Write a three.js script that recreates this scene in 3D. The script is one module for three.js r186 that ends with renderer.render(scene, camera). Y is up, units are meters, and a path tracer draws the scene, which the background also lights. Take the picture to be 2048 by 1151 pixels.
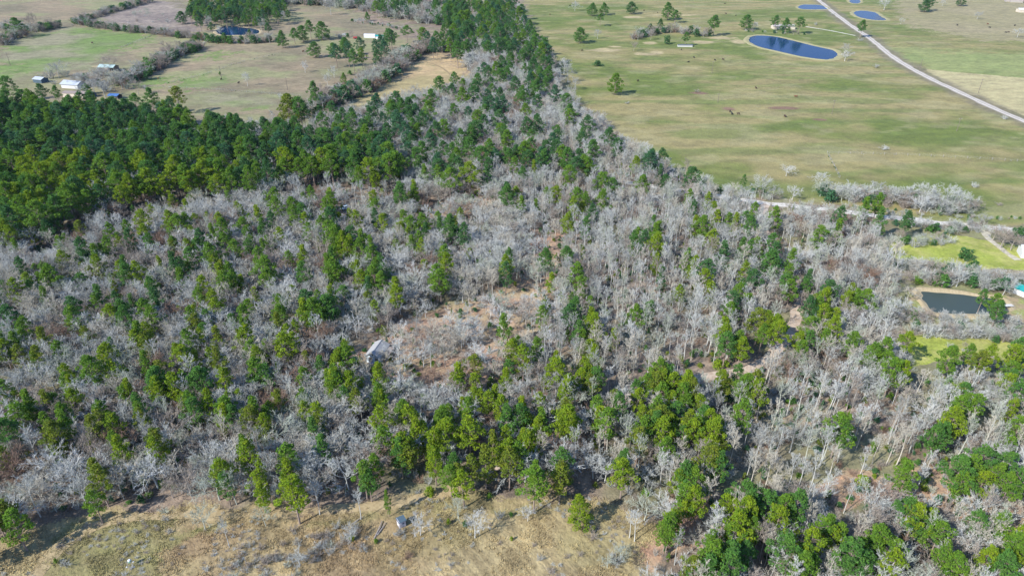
import * as THREE from 'three';
import { mergeGeometries } from 'three/addons/utils/BufferGeometryUtils.js';
import { MarchingCubes } from 'three/addons/objects/MarchingCubes.js';

// ------------------------------------------------------------------ camera, sky, sun, exposure
const scene = new THREE.Scene();
const CAM_H = 120, PITCH = 30 * Math.PI / 180, FOCAL = 1365;           // metres, radians, pixels of the 2048 x 1151 photograph
const camera = new THREE.PerspectiveCamera(2 * Math.atan(575.5 / FOCAL) * 180 / Math.PI, 2048 / 1151, 1, 40000);
camera.position.set(0, CAM_H, 0);
camera.rotation.x = -PITCH;
const SUN = new THREE.Vector3(-0.638, 0.602, 0.481).normalize();       // from the shadows: 37 degrees high, behind the camera's left shoulder
{
  const W = 512, H = 256, d = new Float32Array(W * H * 4);
  for (let j = 0; j < H; j++) for (let i = 0; i < W; i++) {
    const el = ((j + 0.5) / H - 0.5) * Math.PI, az = ((i + 0.5) / W - 0.5) * 2 * Math.PI;
    const dir = new THREE.Vector3(Math.cos(el) * Math.cos(az), Math.sin(el), Math.cos(el) * Math.sin(az));
    const c = Math.max(0, dir.dot(SUN)), e = Math.max(0, dir.y), k = Math.exp(-e * 9);
    const glow = 0.5 * Math.pow(c, 40) + 0.1 * Math.pow(c, 6);
    const o = (j * W + i) * 4;
    d[o] = 0.10 + 0.38 * k + glow; d[o + 1] = 0.22 + 0.4 * k + glow * 0.95; d[o + 2] = 0.51 + 0.28 * k + glow * 0.85; d[o + 3] = 1;
  }
  const sky = new THREE.DataTexture(d, W, H, THREE.RGBAFormat, THREE.FloatType);
  sky.mapping = THREE.EquirectangularReflectionMapping; sky.magFilter = THREE.LinearFilter; sky.minFilter = THREE.LinearFilter;
  sky.wrapS = THREE.RepeatWrapping; sky.needsUpdate = true;
  scene.background = sky; scene.environment = sky;
}
const sun = new THREE.DirectionalLight(new THREE.Color(1, 0.975, 0.93), 4.9);
sun.position.copy(SUN).multiplyScalar(900).add(new THREE.Vector3(0, 0, -450));
sun.target.position.set(0, 0, -450);
sun.castShadow = true; sun.shadow.radius = 1; sun.shadow.mapSize.set(4096, 4096);
Object.assign(sun.shadow.camera, { left: -700, right: 700, top: 700, bottom: -700, near: 1, far: 2200 });
scene.add(sun, sun.target);
scene.fog = new THREE.FogExp2(new THREE.Color(0.62, 0.74, 0.95), 0.00003);
const renderer = new THREE.WebGLRenderer({ antialias: true });
renderer.setSize(1024, 575);
renderer.toneMapping = THREE.LinearToneMapping; renderer.toneMappingExposure = 1.6;
renderer.shadowMap.enabled = true;

// ------------------------------------------------------------------ helpers
function rng(a) { return () => { a |= 0; a = a + 0x6D2B79F5 | 0; let t = Math.imul(a ^ a >>> 15, 1 | a); t = t + Math.imul(t ^ t >>> 7, 61 | t) ^ t; return ((t ^ t >>> 14) >>> 0) / 4294967296; }; }
const rand = rng(20240);
const R = (a, b, r = rand) => a + (b - a) * r();
const pick = (a, r = rand) => a[Math.floor(r() * a.length)];
const CP = Math.cos(PITCH), SP = Math.sin(PITCH);
// the place on the ground (or at height y) that the surveyed photo point shows
function at(u, v, y = 0) {
  const dx = (u - 1024) / FOCAL, dy = (575.5 - v) / FOCAL;
  const d = [dx, dy * CP - SP, -CP - dy * SP], t = (y - CAM_H) / d[1];
  return new THREE.Vector3(d[0] * t, y, d[2] * t);
}
function seen(x, y, z) {
  const ry = y - CAM_H, depth = -ry * SP - z * CP;
  return [1024 + FOCAL * x / depth, 575.5 - FOCAL * (ry * CP - z * SP) / depth, depth];
}
const perm = new Uint8Array(512);
{ const r = rng(7), p = [...Array(256).keys()]; for (let i = 255; i > 0; i--) { const j = Math.floor(r() * (i + 1)); [p[i], p[j]] = [p[j], p[i]]; } for (let i = 0; i < 512; i++) perm[i] = p[i & 255]; }
function noise(x, y) {
  const xi = Math.floor(x), yi = Math.floor(y), fx = x - xi, fy = y - yi, u = fx * fx * (3 - 2 * fx), v = fy * fy * (3 - 2 * fy);
  const X = xi & 255, Y = yi & 255, X1 = (X + 1) & 255, Y1 = (Y + 1) & 255;
  const a = perm[perm[X] + Y], b = perm[perm[X1] + Y], c = perm[perm[X] + Y1], d = perm[perm[X1] + Y1];
  return ((a + (b - a) * u) * (1 - v) + (c + (d - c) * u) * v) / 255;
}
const fbm = (x, y, n = 4) => { let s = 0, a = 0.5, t = 0; for (let i = 0; i < n; i++) { s += a * noise(x, y); t += a; x = x * 2.03 + 17.1; y = y * 2.03 + 31.7; a *= 0.5; } return s / t; };
const smooth = (a, b, x) => { x = Math.min(1, Math.max(0, (x - a) / (b - a))); return x * x * (3 - 2 * x); };
const taken = new Map();
function numbered(name) { const n = taken.get(name) || 0; taken.set(name, n + 1); return n ? `${name}_${String(n).padStart(3, '0')}` : name; }
const rgb = (r, g, b) => new THREE.Color().setRGB(r, g, b);
const mat = (c, o = {}) => new THREE.MeshStandardMaterial({ color: Array.isArray(c) ? rgb(...c) : c, roughness: 0.9, side: THREE.DoubleSide, ...o });
function mesh(name, geo, m, parent) { const o = new THREE.Mesh(geo, m); o.name = name; o.castShadow = o.receiveShadow = true; parent.add(o); return o; }
function struct(name, geo, m) { const o = mesh(numbered(name), geo, m, scene); o.userData.kind = 'structure'; return o; }
function thing(name, label, category, group) {
  const o = new THREE.Group(); o.name = numbered(name); o.userData = { label, category }; if (group) o.userData.group = group; scene.add(o); return o;
}
const poly = (pts) => { const p = pts.map(([u, v]) => { const w = at(u, v); return [w.x, w.z]; }); p.x0 = Math.min(...p.map((q) => q[0])); p.x1 = Math.max(...p.map((q) => q[0])); p.z0 = Math.min(...p.map((q) => q[1])); p.z1 = Math.max(...p.map((q) => q[1])); return p; };
function inside(p, x, z) {
  if (x < p.x0 || x > p.x1 || z < p.z0 || z > p.z1) return false;
  let c = false;
  for (let i = 0, j = p.length - 1; i < p.length; j = i++) { const a = p[i], b = p[j]; if ((a[1] > z) !== (b[1] > z) && x < (b[0] - a[0]) * (z - a[1]) / (b[1] - a[1]) + a[0]) c = !c; }
  return c;
}
function nearLine(line, x, z) { let m = 1e9; for (let i = 1; i < line.length; i++) { const [ax, az] = line[i - 1], [bx, bz] = line[i], dx = bx - ax, dz = bz - az, t = Math.min(1, Math.max(0, ((x - ax) * dx + (z - az) * dz) / (dx * dx + dz * dz))); m = Math.min(m, Math.hypot(x - ax - dx * t, z - az - dz * t)); } return m; }

// ------------------------------------------------------------------ the lie of the land
const FOREST = poly([[-700, 215], [0, 208], [180, 218], [330, 222], [520, 250], [600, 255], [700, 228], [800, 196], [880, 192], [948, 160], [925, 130], [905, 112], [890, 98], [780, 62], [700, 38], [690, -60], [1030, -60], [1045, 20], [1065, 70], [1110, 130], [1125, 190], [1210, 250], [1240, 295], [1320, 335], [1420, 378], [1640, 408], [1740, 440], [1750, 490], [1790, 530], [1800, 560], [1800, 650], [1815, 700], [1830, 740], [1910, 725], [2048, 715], [2700, 740], [2700, 1400], [1280, 1400], [1300, 1100], [1340, 1040], [1250, 1000], [1150, 985], [1000, 972], [900, 990], [820, 975], [700, 1000], [600, 1014], [480, 1022], [400, 1004], [170, 1030], [60, 1064], [-200, 1110], [-900, 1200], [-900, 300]]);
const FIELD = poly([[-500, 1160], [-200, 1112], [60, 1064], [170, 1030], [400, 1004], [480, 1022], [600, 1014], [700, 1000], [820, 975], [900, 990], [1000, 972], [1150, 985], [1250, 1000], [1340, 1040], [1300, 1100], [1280, 1500], [-500, 1500]]);
const FIELD_GREEN = poly([[60, 1170], [140, 1050], [330, 1030], [440, 1062], [330, 1120], [270, 1250]]);
const FIELD_GREEN_B = poly([[590, 1060], [700, 1020], [1100, 990], [1180, 1000], [900, 1030], [700, 1060]]);
const CLEAR = [
  poly([[690, 745], [695, 700], [750, 660], [800, 640], [880, 608], [980, 590], [1060, 555], [1100, 590], [1090, 650], [1030, 720], [960, 760], [870, 790], [780, 790]]),
  poly([[820, 445], [870, 402], [960, 380], [1000, 400], [930, 440], [860, 455]]),
  poly([[1620, 965], [1850, 930], [1990, 1000], [2100, 1010], [2100, 1065], [1900, 1050], [1700, 1015]]),
  poly([[1330, 985], [1480, 975], [1470, 1030], [1400, 1100], [1320, 1130], [1310, 1060]]),
  poly([[1070, 460], [1130, 470], [1120, 560], [1050, 640], [1030, 620]]),
];
const LAWN = [poly([[1762, 492], [1840, 476], [1900, 464], [1960, 480], [2150, 510], [2150, 545], [1990, 536], [1900, 548], [1870, 522], [1800, 522]]), poly([[1815, 668], [1900, 670], [2150, 692], [2150, 716], [1960, 712], [1900, 722], [1830, 738]])];
const BANK = poly([[1815, 578], [1850, 574], [2010, 590], [2080, 600], [2060, 645], [1830, 640]]);
const PASTURE = poly([[1030, -120], [1045, 20], [1065, 70], [1110, 130], [1125, 190], [1210, 250], [1240, 295], [1320, 335], [1420, 378], [1640, 408], [1900, 440], [3000, 520], [4000, -120]]);
const GREEN_L = [poly([[-300, 190], [0, 150], [0, 92], [60, 75], [145, 52], [300, 68], [300, 80], [240, 100], [170, 140], [60, 140]]), poly([[330, 178], [390, 150], [470, 158], [420, 178]]), poly([[390, 190], [480, 188], [570, 202], [540, 216], [420, 204]]), poly([[262, 160], [330, 154], [320, 172], [270, 178]]), poly([[405, 108], [430, 98], [455, 108], [440, 118], [415, 118]]), poly([[-200, 160], [30, 145], [30, 160], [-200, 190]])];
const OCHRE = poly([[690, 215], [790, 145], [895, 104], [930, 130], [948, 160], [880, 192], [800, 196]]);
const STUBBLE = poly([[1852, 138], [1960, 148], [2150, 165], [2150, 270], [1990, 208], [1900, 172]]);
const TAN_TR = poly([[1790, -20], [2300, -20], [2300, 85], [2000, 82], [1900, 72], [1800, 46]]);
const GREEN_R = poly([[1745, 84], [1850, 100], [2200, 115], [2200, 170], [2040, 158], [1850, 137]]);
const BURNT = poly([[180, 42], [260, 12], [330, 0], [420, 40], [400, 66], [300, 58]]);
const DIRT = [[1398, 186, 6, 2], [1458, 218, 4, 2], [1560, 216, 11, 1.6], [1640, 239, 4, 1], [1210, 100, 14, 4], [1303, 86, 8, 3], [1312, 106, 9, 4], [1288, 108, 7, 3], [1440, 76, 14, 4], [1408, 84, 9, 3], [1228, 93, 7, 2], [1480, 84, 8, 6], [205, 132, 7, 2], [1350, 30, 30, 3], [1270, 34, 12, 4]].map(([u, v, rx, rz], i) => { const w = at(u, v); return [w.x, w.z, rx, rz * 2.2, i < 4 ? 0 : 1]; });
const line = (pts) => pts.map(([u, v]) => { const w = at(u, v); return [w.x, w.z]; });
const ROAD = line([[1622, -14], [1645, 6], [1664, 22], [1700, 49], [1740, 76], [1790, 116], [1850, 151], [1920, 184], [2000, 221], [2080, 255], [2250, 330]]);
const LANE = line([[330, 262], [560, 280], [800, 305], [930, 325], [1010, 338], [1140, 350], [1280, 368], [1440, 392], [1530, 406], [1640, 417], [1760, 432], [1880, 445], [1980, 455], [2250, 485]]);
const TRACK = line([[1530, 407], [1522, 440], [1540, 480], [1578, 540], [1600, 582], [1592, 625], [1578, 662], [1558, 694], [1518, 726], [1470, 745], [1415, 752], [1330, 768], [1240, 802], [1160, 852], [1085, 888], [1010, 926], [950, 956], [880, 988], [790, 1006], [650, 1018], [480, 1030], [330, 1034], [180, 1050], [100, 1110], [40, 1180]]);
const DRIVE = line([[1968, 452], [1974, 468], [1992, 488], [2012, 504], [2036, 520]]);
const FARM_DRIVE = line([[1612, 53], [1655, 60], [1712, 71]]);
const RUTS = line([[840, 120], [872, 130], [898, 146], [915, 168], [922, 190]]);

// albedo of the ground: [r, g, b] linear
const L3 = (a, b, t) => [a[0] + (b[0] - a[0]) * t, a[1] + (b[1] - a[1]) * t, a[2] + (b[2] - a[2]) * t];
function groundColour(x, z) {
  const wob = fbm(x * 0.11, z * 0.11, 3) - 0.5, wob2 = fbm(x * 0.11 + 90, z * 0.11 - 40, 3) - 0.5;
  const far = Math.min(3, Math.max(1, -z / 200)), hsh = perm[(perm[(x * 8.3) & 255] + (z * 8.7)) & 255] / 255 - 0.5, hs2 = perm[(perm[(z * 9.1) & 255] + (x * 7.9)) & 255] / 255 - 0.5, jit = 2.2 * far * far, wx = x + wob * 14 * far + hsh * jit, wz = z + wob2 * 14 * far + hs2 * jit;
  const fine = noise(x * 2.1, z * 2.1), mid = fbm(x * 0.35, z * 0.35, 3), big = fbm(x * 0.03 + 5, z * 0.03 + 9, 4), vast = fbm(x * 0.011 + 40, z * 0.018 + 3, 4);
  let c;
  if (inside(FIELD, wx, wz)) {
    const streak = fbm((x * 0.55 + z * 0.83) * 0.16, (x * 0.83 - z * 0.55) * 1.5, 3);
    c = L3([0.26, 0.20, 0.10], [0.375, 0.295, 0.15], smooth(0.3, 0.68, streak * 0.65 + mid * 0.35));
    c = L3(c, [0.27, 0.18, 0.095], smooth(0.5, 0.8, big) * 0.8);
    let g = smooth(0.45, 0.7, fbm(x * 0.06 + 70, z * 0.06, 4)) * 0.3;
    if (inside(FIELD_GREEN, wx, wz)) g = 0.35 + 0.6 * mid; else if (inside(FIELD_GREEN_B, wx, wz)) g = 0.2 + 0.5 * mid;
    c = L3(c, [0.185, 0.175, 0.06], g);
  } else if (LAWN.some((p) => inside(p, x + wob * 6, z + wob2 * 6))) {
    c = L3([0.27, 0.31, 0.045], [0.36, 0.345, 0.10], smooth(0.35, 0.7, big * 0.5 + mid * 0.5));
  } else if (inside(BANK, x + wob * 4, z + wob2 * 4)) {
    c = L3([0.33, 0.25, 0.14], [0.24, 0.25, 0.08], smooth(0.35, 0.65, mid));
  } else if (inside(FOREST, wx, wz)) {
    c = L3([0.15, 0.115, 0.085], [0.28, 0.21, 0.15], smooth(0.3, 0.72, mid * 0.6 + big * 0.4));
    c = L3(c, [0.20, 0.205, 0.09], smooth(0.47, 0.72, fbm(x * 0.05 + 20, z * 0.05 + 60, 3)) * 0.65);
    if (CLEAR.some((p) => inside(p, wx, wz))) c = L3([0.37, 0.23, 0.15], [0.37, 0.28, 0.165], smooth(0.35, 0.7, mid * 0.45 + big * 0.55));
  } else if (inside(PASTURE, wx, wz)) {
    const s = smooth(0.4, 0.6, vast * 0.6 + big * 0.4);
    c = L3([0.12, 0.152, 0.024], [0.265, 0.222, 0.088], s);
    const sy = fbm(x * 0.02 + z * 0.004, z * 0.09, 3);
    c = L3(c, [0.125, 0.165, 0.035], smooth(0.46, 0.7, sy) * 0.6);
    c = L3(c, [0.30, 0.27, 0.13], smooth(0.56, 0.72, fbm(x * 0.05 - 30, z * 0.07, 3)) * 0.4);
    if (inside(TAN_TR, wx, wz)) c = L3([0.30, 0.25, 0.14], [0.25, 0.225, 0.10], big);
    if (inside(GREEN_R, wx, wz)) c = L3([0.19, 0.24, 0.07], [0.27, 0.27, 0.1], big);
    if (inside(STUBBLE, x + wob * 6, z + wob2 * 6)) c = L3([0.43, 0.36, 0.18], [0.38, 0.34, 0.17], mid);
  } else {
    c = L3([0.275, 0.21, 0.125], [0.175, 0.15, 0.085], smooth(0.3, 0.7, vast * 0.5 + big * 0.5));
    c = L3(c, [0.23, 0.24, 0.1], smooth(0.46, 0.7, fbm(x * 0.02 + 11, z * 0.03, 4)) * 0.75);
    if (inside(BURNT, wx, wz)) c = L3([0.19, 0.15, 0.125], [0.29, 0.235, 0.18], smooth(0.35, 0.7, mid * 0.5 + big * 0.5));
    if (inside(OCHRE, wx, wz)) c = L3([0.42, 0.30, 0.155], [0.33, 0.265, 0.12], smooth(0.4, 0.68, big));
    if (GREEN_L.some((p) => inside(p, wx, wz))) c = L3([0.14, 0.205, 0.045], [0.24, 0.22, 0.125], smooth(0.42, 0.66, vast * 0.4 + big * 0.6));
  }
  for (const [dx, dz, rx, rz, k] of DIRT) { const q = Math.hypot((x - dx) / rx, (z - dz) / rz); if (q < 1.3) c = L3(c, k ? [0.40, 0.32, 0.17] : [0.20, 0.115, 0.075], smooth(1.25, 0.6, q + wob * 1.4) * 0.9); }
  const dRoad = nearLine(ROAD, x, z);
  if (dRoad < 14) c = L3(c, [0.17, 0.145, 0.095], smooth(13, 5, dRoad + wob * 8) * (0.45 + 0.5 * mid));
  const k = 0.74 + 0.34 * fine + 0.18 * (mid - 0.5) + 0.5 * (fbm(x * 0.13 + 7, z * 0.2, 3) - 0.5) + 0.3 * (noise(x * 0.55, z * 0.6) - 0.5) * (far - 1) / 2;
  return [c[0] * k, c[1] * k, c[2] * k];
}
const toS = (v) => v <= 0.0031308 ? v * 12.92 : 1.055 * Math.pow(v, 1 / 2.4) - 0.055;
const sTab = new Uint8Array(4096); for (let i = 0; i < 4096; i++) sTab[i] = Math.round(255 * toS(i / 4095));
const enc = (v) => sTab[Math.min(4095, Math.max(0, Math.round(v * 4095)))];
function field2d(W, H, f) {
  const d = new Uint8Array(W * H * 4);
  for (let j = 0; j < H; j++) for (let i = 0; i < W; i++) { const c = f((i + 0.5) / W, (j + 0.5) / H), o = (j * W + i) * 4; d[o] = enc(c[0]); d[o + 1] = enc(c[1]); d[o + 2] = enc(c[2]); d[o + 3] = 255; }
  const t = new THREE.DataTexture(d, W, H); t.colorSpace = THREE.SRGBColorSpace; t.magFilter = THREE.LinearFilter; t.minFilter = THREE.LinearMipmapLinearFilter; t.needsUpdate = true; return t;
}
const reliefTex = (() => { // tileable rough relief
  const W = 512, d = new Uint8Array(W * W * 4), r = rng(5), g = (n) => { const a = new Float32Array(n * n).map(() => r()); return (x, y) => { const X = x * n, Y = y * n, xi = Math.floor(X), yi = Math.floor(Y), fx = X - xi, fy = Y - yi, s = (i, j) => a[((j % n + n) % n) * n + (i % n + n) % n]; return (s(xi, yi) * (1 - fx) + s(xi + 1, yi) * fx) * (1 - fy) + (s(xi, yi + 1) * (1 - fx) + s(xi + 1, yi + 1) * fx) * fy; }; };
  const a = g(32), b = g(96), c = g(256);
  for (let j = 0; j < W; j++) for (let i = 0; i < W; i++) { const v = 0.4 * a(i / W, j / W) + 0.35 * b(i / W, j / W) + 0.25 * c(i / W, j / W), o = (j * W + i) * 4; d[o] = d[o + 1] = d[o + 2] = 255 * v; d[o + 3] = 255; }
  const t = new THREE.DataTexture(d, W, W); t.wrapS = t.wrapT = THREE.RepeatWrapping; t.magFilter = THREE.LinearFilter; t.needsUpdate = true; return t;
})();
const relief = (rx, ry) => { const t = reliefTex.clone(); t.repeat.set(rx, ry); t.needsUpdate = true; return t; };
function sheet(x0, x1, z0, z1, y, m, name, parent) { // uv 0..1 across the sheet, v along -z
  const g = new THREE.BufferGeometry();
  g.setAttribute('position', new THREE.Float32BufferAttribute([x0, y, z0, x1, y, z0, x1, y, z1, x0, y, z1], 3));
  g.setAttribute('uv', new THREE.Float32BufferAttribute([0, 0, 1, 0, 1, 1, 0, 1], 2));
  g.setIndex([0, 1, 2, 0, 2, 3]); g.computeVertexNormals();
  return mesh(name, g, m, parent);
}
const ground = new THREE.Group(); ground.name = 'ground'; ground.userData = { kind: 'structure', label: 'flat woodland and pasture ground reaching the horizon' }; scene.add(ground);
for (const [x0, x1, z0, z1, W, H, y, bump, name] of [[-215, 215, -60, -225, 2048, 864, 0, 0.25, 'woodland_floor'], [-480, 480, -225, -500, 2048, 1024, 0, 0.3, 'meadow'], [-1150, 1150, -500, -1500, 2048, 1280, 0, 0.3, 'farmland']]) {
  const map = field2d(W, H, (s, t) => groundColour(x0 + (x1 - x0) * s, z0 + (z1 - z0) * t));
  sheet(x0, x1, z0, z1, y, mat([1, 1, 1], { map, roughness: 1, bumpMap: relief((x1 - x0) / 30, (z0 - z1) / 30), bumpScale: bump }), name, ground);
}
sheet(-16000, 16000, 16000, -16000, -0.06, mat([0.27, 0.25, 0.12], { roughness: 1 }), 'open_country', ground);

// roads and tracks: ribbons with ragged edges
function ribbon(name, pts, width, m, y, rag = 0.5, step = 2.5) {
  const curve = new THREE.CatmullRomCurve3(pts.map(([x, z]) => new THREE.Vector3(x, 0, z)), false, 'centripetal'), n = Math.ceil(curve.getLength() / step), pos = [], uv = [], idx = [];
  const P = curve.getSpacedPoints(n);
  for (let i = 0; i <= n; i++) {
    const a = P[Math.max(0, i - 1)], b = P[Math.min(n, i + 1)], tx = b.x - a.x, tz = b.z - a.z, l = Math.hypot(tx, tz) || 1;
    [-1, -0.5, 0, 0.5, 1].forEach((s, k) => { const w = s * width / 2 + (Math.abs(s) === 1 ? s * (noise(i * 0.37 + k * 50, k * 9.1) - 0.5) * 2 * rag : 0); pos.push(P[i].x - tz / l * w, y + (1 - s * s) * 0.08, P[i].z + tx / l * w); uv.push(s * width / 2, i * step); });
    if (i) for (let k = 0; k < 4; k++) { const o = (i - 1) * 5 + k; idx.push(o, o + 1, o + 5, o + 1, o + 6, o + 5); }
  }
  const g = new THREE.BufferGeometry(); g.setAttribute('position', new THREE.Float32BufferAttribute(pos, 3)); g.setAttribute('uv', new THREE.Float32BufferAttribute(uv, 2)); g.setIndex(idx); g.computeVertexNormals();
  return struct(name, g, m);
}
function gravel(a, b, s, worn) { const t = field2d(256, 256, (u, v) => { const w = worn ? 0.22 * smooth(0.1, 0.2, u) * smooth(0.38, 0.28, u) - 0.3 * smooth(0.36, 0.5, u + 0.1 * noise(v * 14, 3)) - 0.12 * smooth(0.1, 0.02, u) : 0, k = w + 0.5 * fbm(u * 12, v * 12, 3) + 0.3 * noise(u * 90, v * 90) + 0.2 * noise(u * 5, v * 3); return L3(a, b, smooth(0.25, 0.75, k)); }); t.wrapS = t.wrapT = THREE.MirroredRepeatWrapping; t.repeat.set(1 / s, 1 / s); return mat([1, 1, 1], { map: t, roughness: 1, bumpMap: relief(0.1, 0.1), bumpScale: 0.05 }); }
ribbon('gravel_road', ROAD, 6.2, gravel([0.29, 0.25, 0.20], [0.52, 0.475, 0.405], 6.2, true), 0.02, 0.8, 3);
ribbon('country_lane', LANE, 4.6, gravel([0.33, 0.29, 0.24], [0.60, 0.57, 0.51], 4.6, true), 0.02, 0.9);
ribbon('dirt_track', TRACK.slice(0, 17), 3.2, gravel([0.33, 0.24, 0.17], [0.52, 0.43, 0.34], 8), 0.024, 0.9);
ribbon('field_track', TRACK.slice(16), 2.8, gravel([0.28, 0.21, 0.11], [0.40, 0.31, 0.17], 8), 0.028, 1.1);
ribbon('sandy_driveway', DRIVE, 2.6, gravel([0.31, 0.28, 0.18], [0.50, 0.45, 0.37], 8), 0.026, 1.6);
ribbon('farm_driveway', FARM_DRIVE, 2.4, gravel([0.46, 0.43, 0.34], [0.6, 0.56, 0.46], 8), 0.026, 0.7);
ribbon('wheel_rut', RUTS, 1.6, gravel([0.20, 0.15, 0.08], [0.27, 0.2, 0.1], 8), 0.02, 0.6);

// ponds: a sheet of water inside a low earth bank
const waterMat = (c, rough) => new THREE.MeshPhysicalMaterial({ color: rgb(...c), roughness: rough, ior: 1.33, specularIntensity: 0.35, bumpMap: relief(0.08, 0.08), bumpScale: 0.012 });
function pond(name, pts, m, bankW, bankH, bankMat) {
  const c = new THREE.CatmullRomCurve3(pts.map(([u, v]) => at(u, v)), true), P = c.getSpacedPoints(96).slice(0, 96);
  for (const p of P) { const k = (noise(p.x * 0.3, p.z * 0.3) - 0.5) * 1.6; p.x += k; p.z += k; }
  const mid = P.reduce((s, p) => s.add(p), new THREE.Vector3()).divideScalar(96);
  const flat = new THREE.ShapeGeometry(new THREE.Shape(P.map((p) => new THREE.Vector2(p.x, -p.z)))); flat.rotateX(-Math.PI / 2); flat.translate(0, 0.05, 0);
  const n = flat.attributes.position.count, uv = new Float32Array(n * 2); for (let i = 0; i < n; i++) { uv[2 * i] = flat.attributes.position.getX(i); uv[2 * i + 1] = flat.attributes.position.getZ(i); }
  flat.setAttribute('uv', new THREE.BufferAttribute(uv, 2));
  struct(name, flat, m);
  const pos = [], uvs = [], idx = [], prof = [[-0.6, 0.02], [0.4, 0.12], [bankW * 0.4, bankH], [bankW * 0.7, bankH * 0.8], [bankW, -0.05]];
  P.forEach((p, i) => { const a = P[(i + 95) % 96], b = P[(i + 1) % 96]; let nx = b.z - a.z, nz = -(b.x - a.x); const l = Math.hypot(nx, nz) || 1; nx /= l; nz /= l; if (nx * (p.x - mid.x) + nz * (p.z - mid.z) < 0) { nx = -nx; nz = -nz; }
    const q = 0.75 + 0.5 * noise(p.x * 0.2 + 3, p.z * 0.2); prof.forEach(([d, h], k) => { pos.push(p.x + nx * d * q, h * q, p.z + nz * d * q); uvs.push(d, i * 1.5); if (k < 4) { const o = i * 5 + k, o2 = ((i + 1) % 96) * 5 + k; idx.push(o, o + 1, o2, o + 1, o2 + 1, o2); } }); });
  const g = new THREE.BufferGeometry(); g.setAttribute('position', new THREE.Float32BufferAttribute(pos, 3)); g.setAttribute('uv', new THREE.Float32BufferAttribute(uvs, 2)); g.setIndex(idx); g.computeVertexNormals();
  struct(name.replace(/_?pond$/, '') + '_pond_bank', g, bankMat);
}
const blueWater = waterMat([0.001, 0.026, 0.085], 0.06), darkWater = waterMat([0.05, 0.068, 0.06], 0.22);
const mud = gravel([0.30, 0.235, 0.13], [0.42, 0.34, 0.21], 6), greenBank = gravel([0.25, 0.235, 0.1], [0.36, 0.31, 0.17], 6);
pond('large_blue_pond', [[1497, 78], [1515, 71], [1550, 73], [1590, 82], [1630, 92], [1668, 101], [1676, 110], [1655, 119], [1610, 114], [1560, 103], [1515, 92]], blueWater, 5, 0.5, greenBank);
pond('roadside_pond', [[1708, 24], [1725, 21], [1748, 24], [1762, 32], [1772, 40], [1750, 40], [1722, 35]], blueWater, 4, 0.3, greenBank);
pond('distant_blue_pond', [[1700, 0], [1714, -3], [1722, 2], [1714, 7], [1704, 6]], blueWater, 3, 0.2, greenBank);
pond('pale_pond', [[1596, 14], [1610, 9], [1640, 10], [1656, 18], [1630, 19], [1604, 18]], blueWater, 3, 0.2, greenBank);
pond('tree_lined_pond', [[432, 62], [450, 52], [480, 54], [516, 60], [512, 68], [480, 70], [446, 70]], blueWater, 3, 0.3, mud);
pond('dark_pond', [[1841, 583], [1880, 585], [1950, 592], [2000, 598], [2016, 613], [1990, 624], [1950, 630], [1900, 628], [1868, 624], [1852, 604]], darkWater, 2.6, 0.6, mud);
console.log('land done');
// ------------------------------------------------------------------ trees: a few shapes of each kind
class Tris { // collects triangles
  constructor() { this.p = []; this.c = []; }
  tri(a, b, c, col) { this.p.push(a.x, a.y, a.z, b.x, b.y, b.z, c.x, c.y, c.z); if (col) for (let i = 0; i < 3; i++) this.c.push(col[0], col[1], col[2]); }
  tube(pts, rad, sides = 5, col) { // tapered, closed at the end
    let prev = null; const n = pts.length;
    for (let i = 0; i < n; i++) {
      const a = pts[Math.max(0, i - 1)], b = pts[Math.min(n - 1, i + 1)], d = b.clone().sub(a).normalize();
      const s = new THREE.Vector3(d.z, 0.13, -d.x + 0.31).cross(d).normalize(), t = d.clone().cross(s);
      const ring = []; for (let k = 0; k < sides; k++) { const w = k / sides * Math.PI * 2; ring.push(pts[i].clone().addScaledVector(s, Math.cos(w) * rad[i]).addScaledVector(t, Math.sin(w) * rad[i])); }
      if (prev) for (let k = 0; k < sides; k++) { const k1 = (k + 1) % sides; this.tri(prev[k], ring[k], prev[k1], col); this.tri(prev[k1], ring[k], ring[k1], col); }
      prev = ring;
    }
    for (let k = 1; k < sides - 1; k++) this.tri(prev[0], prev[k], prev[k + 1], col);
  }
  build(weld = false) {
    const g = new THREE.BufferGeometry(); g.setAttribute('position', new THREE.Float32BufferAttribute(this.p, 3));
    if (this.c.length) g.setAttribute('color', new THREE.Float32BufferAttribute(this.c, 3));
    g.computeVertexNormals(); return g;
  }
}
const V = (x, y, z) => new THREE.Vector3(x, y, z);
function unit(r) { const z = r() * 2 - 1, a = r() * Math.PI * 2, s = Math.sqrt(1 - z * z); return V(s * Math.cos(a), z, s * Math.sin(a)); }
function tuft(T, r, c, size, col, up = 0.5) { // one spray of needles: a narrow leaf-shaped face
  const n = unit(r).multiplyScalar(1 - up).add(V(0, up, 0)).normalize(), a = unit(r).cross(n).normalize(), b = a.clone().cross(n), w = size * (0.45 + 0.3 * r());
  T.tri(c.clone().addScaledVector(a, size * 0.75), c.clone().addScaledVector(a, -size * 0.45).addScaledVector(b, w * 0.6), c.clone().addScaledVector(a, -size * 0.45).addScaledVector(b, -w * 0.6), col);
}
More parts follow.
